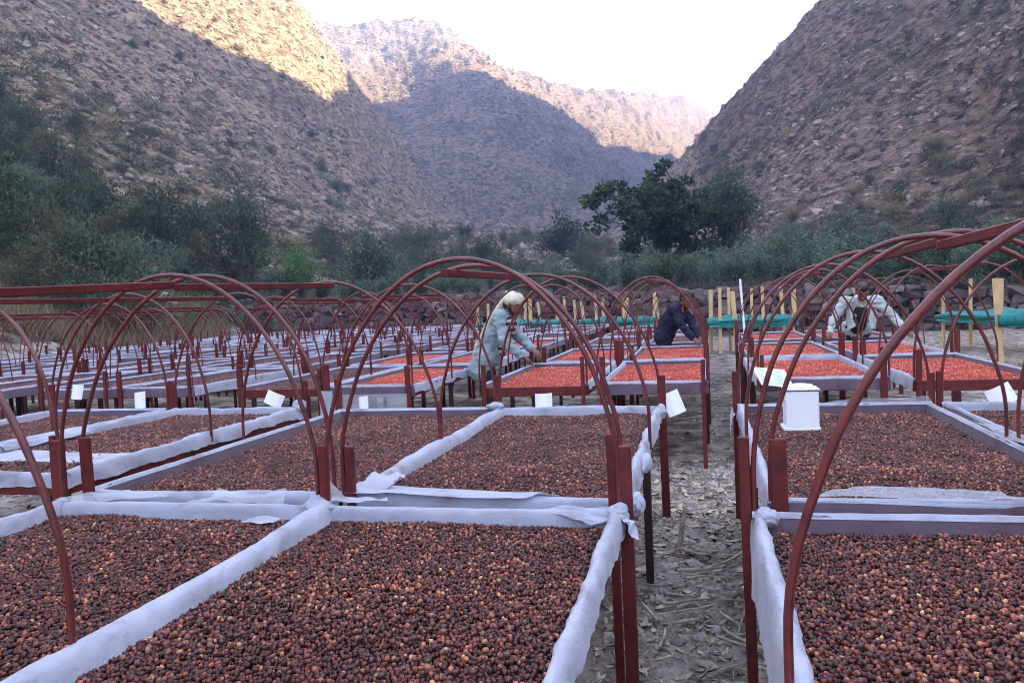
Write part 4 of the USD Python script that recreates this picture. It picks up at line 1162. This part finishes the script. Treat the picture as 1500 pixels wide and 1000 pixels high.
# prickly pears
def pear(seed):
    rg_ = np.random.default_rng(seed)
    m = trimesh.creation.icosphere(1)
    out = []
    def pad(base, up, s, lvl):
        up = up / np.linalg.norm(up)
        side = np.cross(up, rg_.normal(0, 1, 3)); side /= np.linalg.norm(side)
        nrm = np.cross(up, side)
        v = np.array(m.vertices)
        v = base + up * (v[:, 2:3] + .9) * s * .5 + side * v[:, :1] * s * .34 + nrm * v[:, 1:2] * s * .07
        out.append((v, np.array(m.faces)))
        if lvl:
            for q in range(rg_.integers(1, 4)):
                pad(base + up * s * .85 + side * rg_.uniform(-.25, .25) * s, up + rg_.normal(0, .55, 3) + (0, 0, .3), s * rg_.uniform(.75, .95), lvl - 1)
    for q in range(6):
        pad(np.append(rg_.normal(0, .3, 2), 0), np.append(rg_.normal(0, .5, 2), 1), .42, 3)
    return out
pl = None
for k, (px, R) in enumerate(((66, 42), (40, 38), (100, 47), (185, 47), (262, 41), (20, 51), (150, 40), (235, 52), (8, 34), (215, 38), (120, 55))):
    p = at(px, R) - (0, 0, .1)
    lab = 'pale blue-green prickly pear cactus among the scrub of the lower left hillside'
    if pl is None:
        pl = thing('prickly_pear', lab, 'cactus', p, 0, 'prickly pears on the left hillside', 1.0)
        for pd in pear(3):
            obj('pad', pd, 'cactus_green', pl, smooth=True)
    else:
        copy_of(pl, p, rg.uniform(0, 6), rg.uniform(.7, 1.3))
a, b = at(132, 46) , at(118, 46)
dp = obj('dead_pole', tube([a - (0, 0, .2), a * .5 + b * .5 + (0, 0, 1.1), b + (0, 0, 2.2)], [.05, .045, .035], 6), 'pale_stem', None, True)
tag(dp, 'bare pale dead trunk leaning in the scrub on the left hillside', 'dead trunk')

# yellow dry grass bank at the left end of the field
rg = np.random.default_rng(17)
def grass_mesh(seed):
    g = np.random.default_rng(seed); V, F = [], []
    for k in range(26):
        a = g.uniform(0, 6.28); b = np.append(g.normal(0, .09, 2), 0); h = g.uniform(.25, .6)
        t_ = b + (math.cos(a) * .25 * h * 2, math.sin(a) * .25 * h * 2, h); s = np.array([-math.sin(a), math.cos(a), 0]) * .009
        V += [b - s, b + s, t_]; F.append((3 * k, 3 * k + 1, 3 * k + 2))
    return np.array(V), np.array(F), np.repeat(g.uniform(0, 1, 26), 3)
P = np.array([at(px, R) for px, R in zip(rg.uniform(-80, 330, 900), rg.uniform(25, 42, 900))])
P = P[P[:, 2] > .1]
scatter('dry_grass', [grass_mesh(5), grass_mesh(6), grass_mesh(7)], 'leaf_dry', P, rg.uniform(.8, 1.8, len(P)), rg, .15, 'yellow dry grass on the bank at the left end of the beds', 'grass')


# loose rocks and low tufts over the slopes
def slope_points(n, lo, hi, r0, r1, zmin=4.0):
    """Spots spread evenly over ground area, denser nearer by."""
    px = rg.uniform(lo, hi, n); R = r0 * (r1 / r0) ** rg.uniform(0, 1, n)
    d = FWD[None] + RIGHT[None] * ((px - 750) / 1150)[:, None]
    d = d / np.hypot(d[:, 0], d[:, 1])[:, None]
    x, y = d[:, 0] * R, d[:, 1] * R
    z = ground_z(x, y)
    ok = z > zmin
    return np.stack([x, y, z], 1)[ok], R[ok]
def tuft_mesh(seed, n=110):
    g = np.random.default_rng(seed)
    q = g.normal(0, 1, (n, 3)); q[:, 2] = np.abs(q[:, 2]) * .8
    q /= np.linalg.norm(q, axis=1, keepdims=True)
    v, f, t_ = leaves(q * g.uniform(.25, .9, (n, 1)) * (1, 1, .7), q + g.normal(0, .8, q.shape), .30, .12, g, 0.0, q[:, 2])
    return v, f, t_
P, R = slope_points(26000, -40, 1560, 44, 480)
keep_ = meshkit.fbm(P / 14.0, 3, 77) + rg.uniform(-.12, .12, len(P)) > .47
P, R = P[keep_], R[keep_]
scatter('scrub_tufts', [tuft_mesh(k) for k in range(6)], ['leaf_olive', 'leaf_dry', 'leaf_olive', 'leaf_dark', 'leaf_dry', 'leaf_olive'], P, rg.gamma(2.3, .17, len(P)) + .12 + R / 800, rg, .2, 'low scrub tufts dotting the rocky slopes', 'scrub')
P, R = slope_points(42000, -40, 1560, 40, 480)
keep_ = meshkit.fbm(P / 18.0 + 9, 3, 78) + rg.uniform(-.15, .15, len(P)) > .45
P, R = P[keep_], R[keep_]
noisy('slope_rock', (0.34, 0.27, 0.22), (0.10, 0.08, 0.078), 0.35, 0.95, mid=(0.4, 0.6))
scatter('scree_rocks', [rock_mesh(700 + k, .65, 12) for k in range(6)], 'slope_rock', P, np.minimum(rg.gamma(1.3, .11, len(P)), .75) + .09 + R / 1000, rg, .5, 'loose dark rocks scattered over the slopes', 'rocks')
for k, (px, R_, s) in enumerate(((135, 34, .75), (146, 33.5, .5), (60, 33, .6), (210, 36, .55), (240, 38, .7), (175, 33, .5), (95, 32, .7), (285, 38, .6))):
    v, f = rock_mesh(5000 + k, .7, 18)
    p = at(px, R_)
    o = obj('boulder', (v * s, f), 'rock', None, False, p + (0, 0, s * .3))
    tag(o, ('pale grey boulder on the bank behind the left beds', 'pale grey boulder on the bank behind the left beds')[0], 'boulder', 'boulders on the bank behind the left beds')

# ------------------------------------------------------------------ people
def flesh(bones, edge=.022, it=6, fine=0.0):
    """One smooth skin over tapered bones: (p0, r0, p1, r1)."""
    parts = []
    for p0, r0, p1, r1 in bones:
        a = m3.Manifold.sphere(r0, 16).translate(tuple(map(float, p0)))
        b = m3.Manifold.sphere(r1, 16).translate(tuple(map(float, p1)))
        parts.append(m3.Manifold.batch_hull([a, b]))
    u = m3.Manifold.batch_boolean(parts, m3.OpType.Add).refine_to_length(edge)
    mm = u.to_mesh()
    t = trimesh.Trimesh(mm.vert_properties[:, :3], mm.tri_verts, process=True)
    trimesh.smoothing.filter_taubin(t, .5, .53, it)
    return np.array(t.vertices), np.array(t.faces)


def unit(v):
    v = np.asarray(v, float)
    return v / (np.linalg.norm(v) + 1e-9)


def mid(a, b, t):
    return np.asarray(a, float) * (1 - t) + np.asarray(b, float) * t


def hand_bones(wrist, elbow, palm_dir, palm_nrm, side):
    """Palm, four curled fingers and a thumb leaving the side of the palm."""
    d, n = unit(palm_dir), unit(palm_nrm)
    s = unit(np.cross(d, n)) * side
    out = [(wrist, .026, wrist + d * .035 + s * .018, .022), (wrist, .026, wrist + d * .035 - s * .018, .022), (wrist + d * .03 + s * .022, .02, wrist + d * .085 + s * .03, .013), (wrist + d * .03 - s * .02, .02, wrist + d * .08 - s * .03, .013), (wrist + d * .03, .02, wrist + d * .088, .014)]
    for k, (o, L) in enumerate(((.033, .066), (.012, .075), (-.011, .070), (-.033, .055))):
        p = wrist + d * .085 + s * o
        q = p + unit(d - n * .35) * L * .45; r = q + unit(d * .6 - n) * L * .32; e = r + unit(d * .1 - n) * L * .25
        out += [(p, .0105, q, .0095), (q, .0095, r, .0085), (r, .0085, e, .007)]
    p = wrist + d * .03 + s * .03
    q = p + unit(s + d * .6 - n * .3) * .035; r = q + unit(s * .3 + d - n * .5) * .032
    out += [(p, .014, q, .012), (q, .012, r, .009)]
    return out


def head_bones(c, fwd, up, r=1.0):
    f, u = unit(fwd), unit(up); s = unit(np.cross(f, u))
    P = lambda a, b, d: c + f * a * r + s * b * r + u * d * r
    return [(P(-.02, 0, .03), .088 * r, P(.025, 0, .035), .082 * r), (P(.03, 0, -.02), .07 * r, P(.055, 0, -.075), .042 * r), (P(.095, 0, .0), .012 * r, P(.118, 0, -.028), .014 * r),
            (P(.08, -.03, .035), .02 * r, P(.08, .03, .035), .02 * r), (P(.085, -.02, -.062), .012 * r, P(.085, .02, -.062), .012 * r),
            (P(-.005, -.085, .015), .014 * r, P(-.005, -.088, -.025), .010 * r), (P(-.005, .085, .015), .014 * r, P(-.005, .088, -.025), .010 * r)], P


def man(label, J, fwd, headup, top_mat, leg_mat, coat=True, coat_hem=.12, palm_n=(0, 0, 1), hair='hair', scale=1.0):
    """J: joints in world space. A continuous body; clothes and hair are its children."""
    J = {k: np.asarray(v, float) for k, v in J.items()}
    base = (J['lfoot'] + J['rfoot']) / 2
    base[2] = 0
    J = {k: v - base * (k != 'tail') for k, v in J.items()}
    t = thing('person', label, 'person', base)
    hb, P = head_bones(J['head'], fwd, headup)
    tors = [(J['pelvis'], .13, J['waist'], .125), (J['waist'], .125, J['chest'], .145), (J['chest'], .14, mid(J['lsh'], J['rsh'], .5), .10), (J['lsh'], .068, J['rsh'], .068), (J['lhip'], .105, J['rhip'], .105)]
    arms, sleeves, legs, trousers = [], [], [], []
    for s, k in (('l', -1), ('r', 1)):
        sh, el, wr = J[s + 'sh'], J[s + 'el'], J[s + 'wr']
        arms += [(sh, .052, el, .040), (el, .040, wr, .026)] + hand_bones(wr, el, J[s + 'hand'] - wr, palm_n, k)
        sleeves += [(sh, .078, el, .060), (el, .060, mid(el, wr, .92), .044)]
        hp, kn, ft = J[s + 'hip'], J[s + 'kn'], J[s + 'foot']
        legs += [(hp, .085, kn, .055), (kn, .055, ft + (0, 0, .09), .038), (ft + (0, 0, .05), .042, ft + unit((fwd[0], fwd[1], 0)) * .16 + (0, 0, .03), .032)]
        trousers += [(hp, .105, kn, .075), (kn, .075, ft + (0, 0, .10), .065)]
    neck = [(mid(J['lsh'], J['rsh'], .5), .06, P(-.02, 0, -.03), .052)]
    body = flesh(tors + arms + legs + neck + hb, .016, 4)
    obj('body', body, 'skin', t, smooth=True)
    big = [(a, r + .022, b, q + .022) for a, r, b, q in tors]
    if coat:
        dn = np.array([0, 0, -1.0])
        big += [(J['lhip'], .14, J['lhip'] + dn * coat_hem + J.get('tail', np.zeros(3)), .135), (J['rhip'], .14, J['rhip'] + dn * coat_hem + J.get('tail', np.zeros(3)), .135), (J['waist'], .15, (J['lhip'] + J['rhip']) / 2 + dn * coat_hem * .7, .15)]
    v, f = flesh(big + sleeves, .02, 5)
    n_ = meshkit.fbm(v * 9 + 3, 3, 5) - .5
    tm = trimesh.Trimesh(v, f, process=False)
    v = v + np.array(tm.vertex_normals) * (n_ * .05 - .045 * (np.abs(2 * meshkit.fbm(v * np.array([7, 7, 15.0]), 3, 8) - 1) - .3))[:, None]
    obj('jacket' if coat else 'jersey', (v, f), top_mat, t, smooth=True)
    obj('trousers', flesh(trousers + [(J['lhip'], .125, J['rhip'], .125)], .03, 5), leg_mat, t, smooth=True)
    for s in ('l', 'r'):
        ft = J[s + 'foot']
        obj('shoe', flesh([(ft + (0, 0, .045), .05, ft + unit((fwd[0], fwd[1], 0)) * .17 + (0, 0, .03), .04)], .03, 3), 'dark_cloth', t, smooth=True)
    return t, P, J, base


# the man in the headscarf, bending over the red bed from its left side
fw = unit((.93, -.18, -.42)); hu = unit((.42, -.05, .9))
t, P, J, _b = man('person in a grey-blue jacket and cream headscarf bending over a red cherry bed',
    dict(pelvis=(-2.50, 9.02, .92), waist=(-2.44, 9.0, 1.05), chest=(-2.33, 8.98, 1.24), lsh=(-2.29, 9.17, 1.385), rsh=(-2.29, 8.80, 1.36), head=(-2.155, 8.95, 1.505), lhip=(-2.51, 9.11, .90), rhip=(-2.51, 8.92, .90),
         lel=(-2.17, 9.25, 1.12), lwr=(-1.98, 9.14, .96), lhand=(-1.89, 9.06, .90), rel=(-2.21, 8.72, 1.09), rwr=(-2.02, 8.76, .91), rhand=(-1.93, 8.80, .85),
         lkn=(-2.44, 9.12, .48), rkn=(-2.44, 8.92, .48), lfoot=(-2.50, 9.13, 0), rfoot=(-2.49, 8.90, 0), tail=(-.07, 0, 0)), fw, hu, 'blue_jacket', 'dark_cloth', True, .15)
obj('beard', flesh([(P(.05, -.03, -.08), .032, P(.05, .03, -.08), .032), (P(.06, 0, -.085), .035, P(.05, 0, -.13), .018), (P(.0, -.07, -.03), .02, P(.04, -.04, -.085), .022), (P(.0, .07, -.03), .02, P(.04, .04, -.085), .022), (P(.096, -.018, -.045), .009, P(.096, .018, -.045), .009)], .012, 3), 'hair', t, smooth=True)
obj('hair', flesh([(P(-.055, 0, .0), .075, P(-.045, 0, -.06), .05)], .02, 3), 'hair', t, smooth=True)
sc = flesh([(P(-.045, 0, .05), .098, P(.03, 0, .065), .09), (P(.02, -.045, .055), .062, P(.118, 0, .04), .026), (P(.02, .045, .055), .062, P(.088, 0, .052), .034), (P(-.09, 0, .06), .05, P(-.115, .0, .01), .045), (P(-.06, 0, .12), .035, P(-.12, 0, .105), .026)], .014, 3)
n_ = meshkit.fbm(sc[0] * 16, 3, 9) - .5
obj('headscarf', (sc[0] + np.array(trimesh.Trimesh(*sc, process=False).vertex_normals) * (n_ * .03)[:, None], sc[1]), 'cream_scarf', t, smooth=True)
bk = mid(J['lsh'], J['rsh'], .42) + (-.12, -.06, .0)
tl = flesh([(P(-.11, 0, .02), .04, bk + (.0, -.03, .0), .036), (bk + (0, -.03, .0), .036, J['chest'] + (-.15, -.10, -.02), .03), (J['chest'] + (-.15, -.10, -.02), .03, J['waist'] + (-.165, -.11, -.02), .026), (J['waist'] + (-.165, -.11, -.02), .026, J['pelvis'] + (-.16, -.11, -.06), .018)], .016, 3)
n_ = meshkit.fbm(tl[0] * 20, 3, 10) - .5
obj('scarf_tail', (tl[0] + np.array(trimesh.Trimesh(*tl, process=False).vertex_normals) * (n_ * .03)[:, None], tl[1]), 'cream_scarf', t, smooth=True)
obj('striped_shirt', flesh([(J['chest'] + (.115, -.03, .05), .105, J['waist'] + (.125, -.02, .0), .095), (J['waist'] + (.125, -.02, 0), .095, J['pelvis'] + (.135, -.02, .02), .08)], .022, 4), 'stripes', t, smooth=True)

# the man in navy, reaching over the far red bed
fw = unit((.72, -.52, -.45)); hu = unit((.35, -.2, .9))
t, P, J, _b = man('person in a navy jersey with orange neck cloth leaning over the far red bed',
    dict(pelvis=(-.60, 12.52, .90), waist=(-.54, 12.50, 1.04), chest=(-.42, 12.46, 1.21), lsh=(-.32, 12.62, 1.34), rsh=(-.42, 12.27, 1.31), head=(-.225, 12.38, 1.455), lhip=(-.60, 12.61, .90), rhip=(-.62, 12.43, .90),
         lel=(-.16, 12.58, 1.07), lwr=(-.06, 12.36, .87), lhand=(.0, 12.28, .83), rel=(-.30, 12.16, 1.06), rwr=(-.14, 12.12, .87), rhand=(-.07, 12.08, .83),
         lkn=(-.55, 12.60, .48), rkn=(-.56, 12.42, .48), lfoot=(-.60, 12.62, 0), rfoot=(-.62, 12.40, 0)), fw, hu, 'navy_jersey', 'dark_cloth', False)
obj('hair', flesh([(P(-.045, 0, .055), .092, P(.03, 0, .085), .07), (P(-.055, 0, .0), .08, P(-.05, 0, -.05), .05), (P(-.0, -.07, .05), .035, P(.0, .07, .05), .035), (P(.05, -.03, .09), .035, P(.06, .03, .09), .035)], .016, 3), 'hair', t, smooth=True)
c_ = mid(J['lsh'], J['rsh'], .5) + (.02, -.03, .05)
obj('neck_cloth', flesh([(c_ + (-.06, .04, .03), .022, c_ + (.045, -.03, .01), .026), (c_ + (.045, -.03, .01), .026, c_ + (.06, -.06, -.10), .016)], .014, 3), 'orange_cloth', t, smooth=True)

# the man in the pale jacket, bowed over the bed with both arms spread, seen from the front
fw = unit((-.12, -.80, -.62)); hu = unit((-.05, -.62, .80))
t, P, J, _b = man('person in an open pale jacket bowed over a red cherry bed with arms spread',
    dict(pelvis=(2.27, 12.86, .90), waist=(2.27, 12.74, 1.05), chest=(2.27, 12.58, 1.20), lsh=(2.50, 12.50, 1.305), rsh=(2.05, 12.50, 1.305), head=(2.265, 12.27, 1.455), lhip=(2.37, 12.88, .90), rhip=(2.17, 12.88, .90),
         lel=(2.70, 12.42, 1.08), lwr=(2.80, 12.18, .885), lhand=(2.84, 12.09, .84), rel=(1.87, 12.42, 1.06), rwr=(1.80, 12.18, .885), rhand=(1.77, 12.09, .84),
         lkn=(2.38, 12.84, .48), rkn=(2.16, 12.84, .48), lfoot=(2.39, 12.90, 0), rfoot=(2.15, 12.90, 0)), fw, hu, 'pale_jacket', 'dark_cloth', False)
obj('hair', flesh([(P(-.045, 0, .055), .09, P(.03, 0, .085), .068), (P(-.055, 0, .0), .078, P(-.05, 0, -.05), .05), (P(-.0, -.07, .05), .033, P(.0, .07, .05), .033)], .016, 3), 'hair', t, smooth=True)
obj('shirt', flesh([(J['chest'] + (0, -.085, -.01), .115, J['waist'] + (0, -.09, -.06), .105), (J['waist'] + (0, -.09, -.06), .105, J['pelvis'] + (0, -.05, .0), .12)], .022, 3), 'dark_cloth', t, smooth=True)
for k in (-1, 1):
    a_ = J['chest'] + (k * .15, -.13, .06)
    obj('jacket_flap', fold_sheet([a_ + (0, 0, .04), a_ + (k * .05, .04, .02), a_ + (k * .06, -.03, -.36), a_ + (-k * .06, -.06, -.30)], 71 + k, 10, .02), 'pale_jacket', t, smooth=True)

# ------------------------------------------------------------------ air
mat('haze', {'v': ('principled_volume', {'color': (0.34, 0.52, 1.0), 'density': 0.0011, 'anisotropy': 0.2})}, surface=None, volume='v.volume')
tag(obj('haze', box((-720, -720, -40), (720, 720, 330)), 'haze'), kind='stuff')
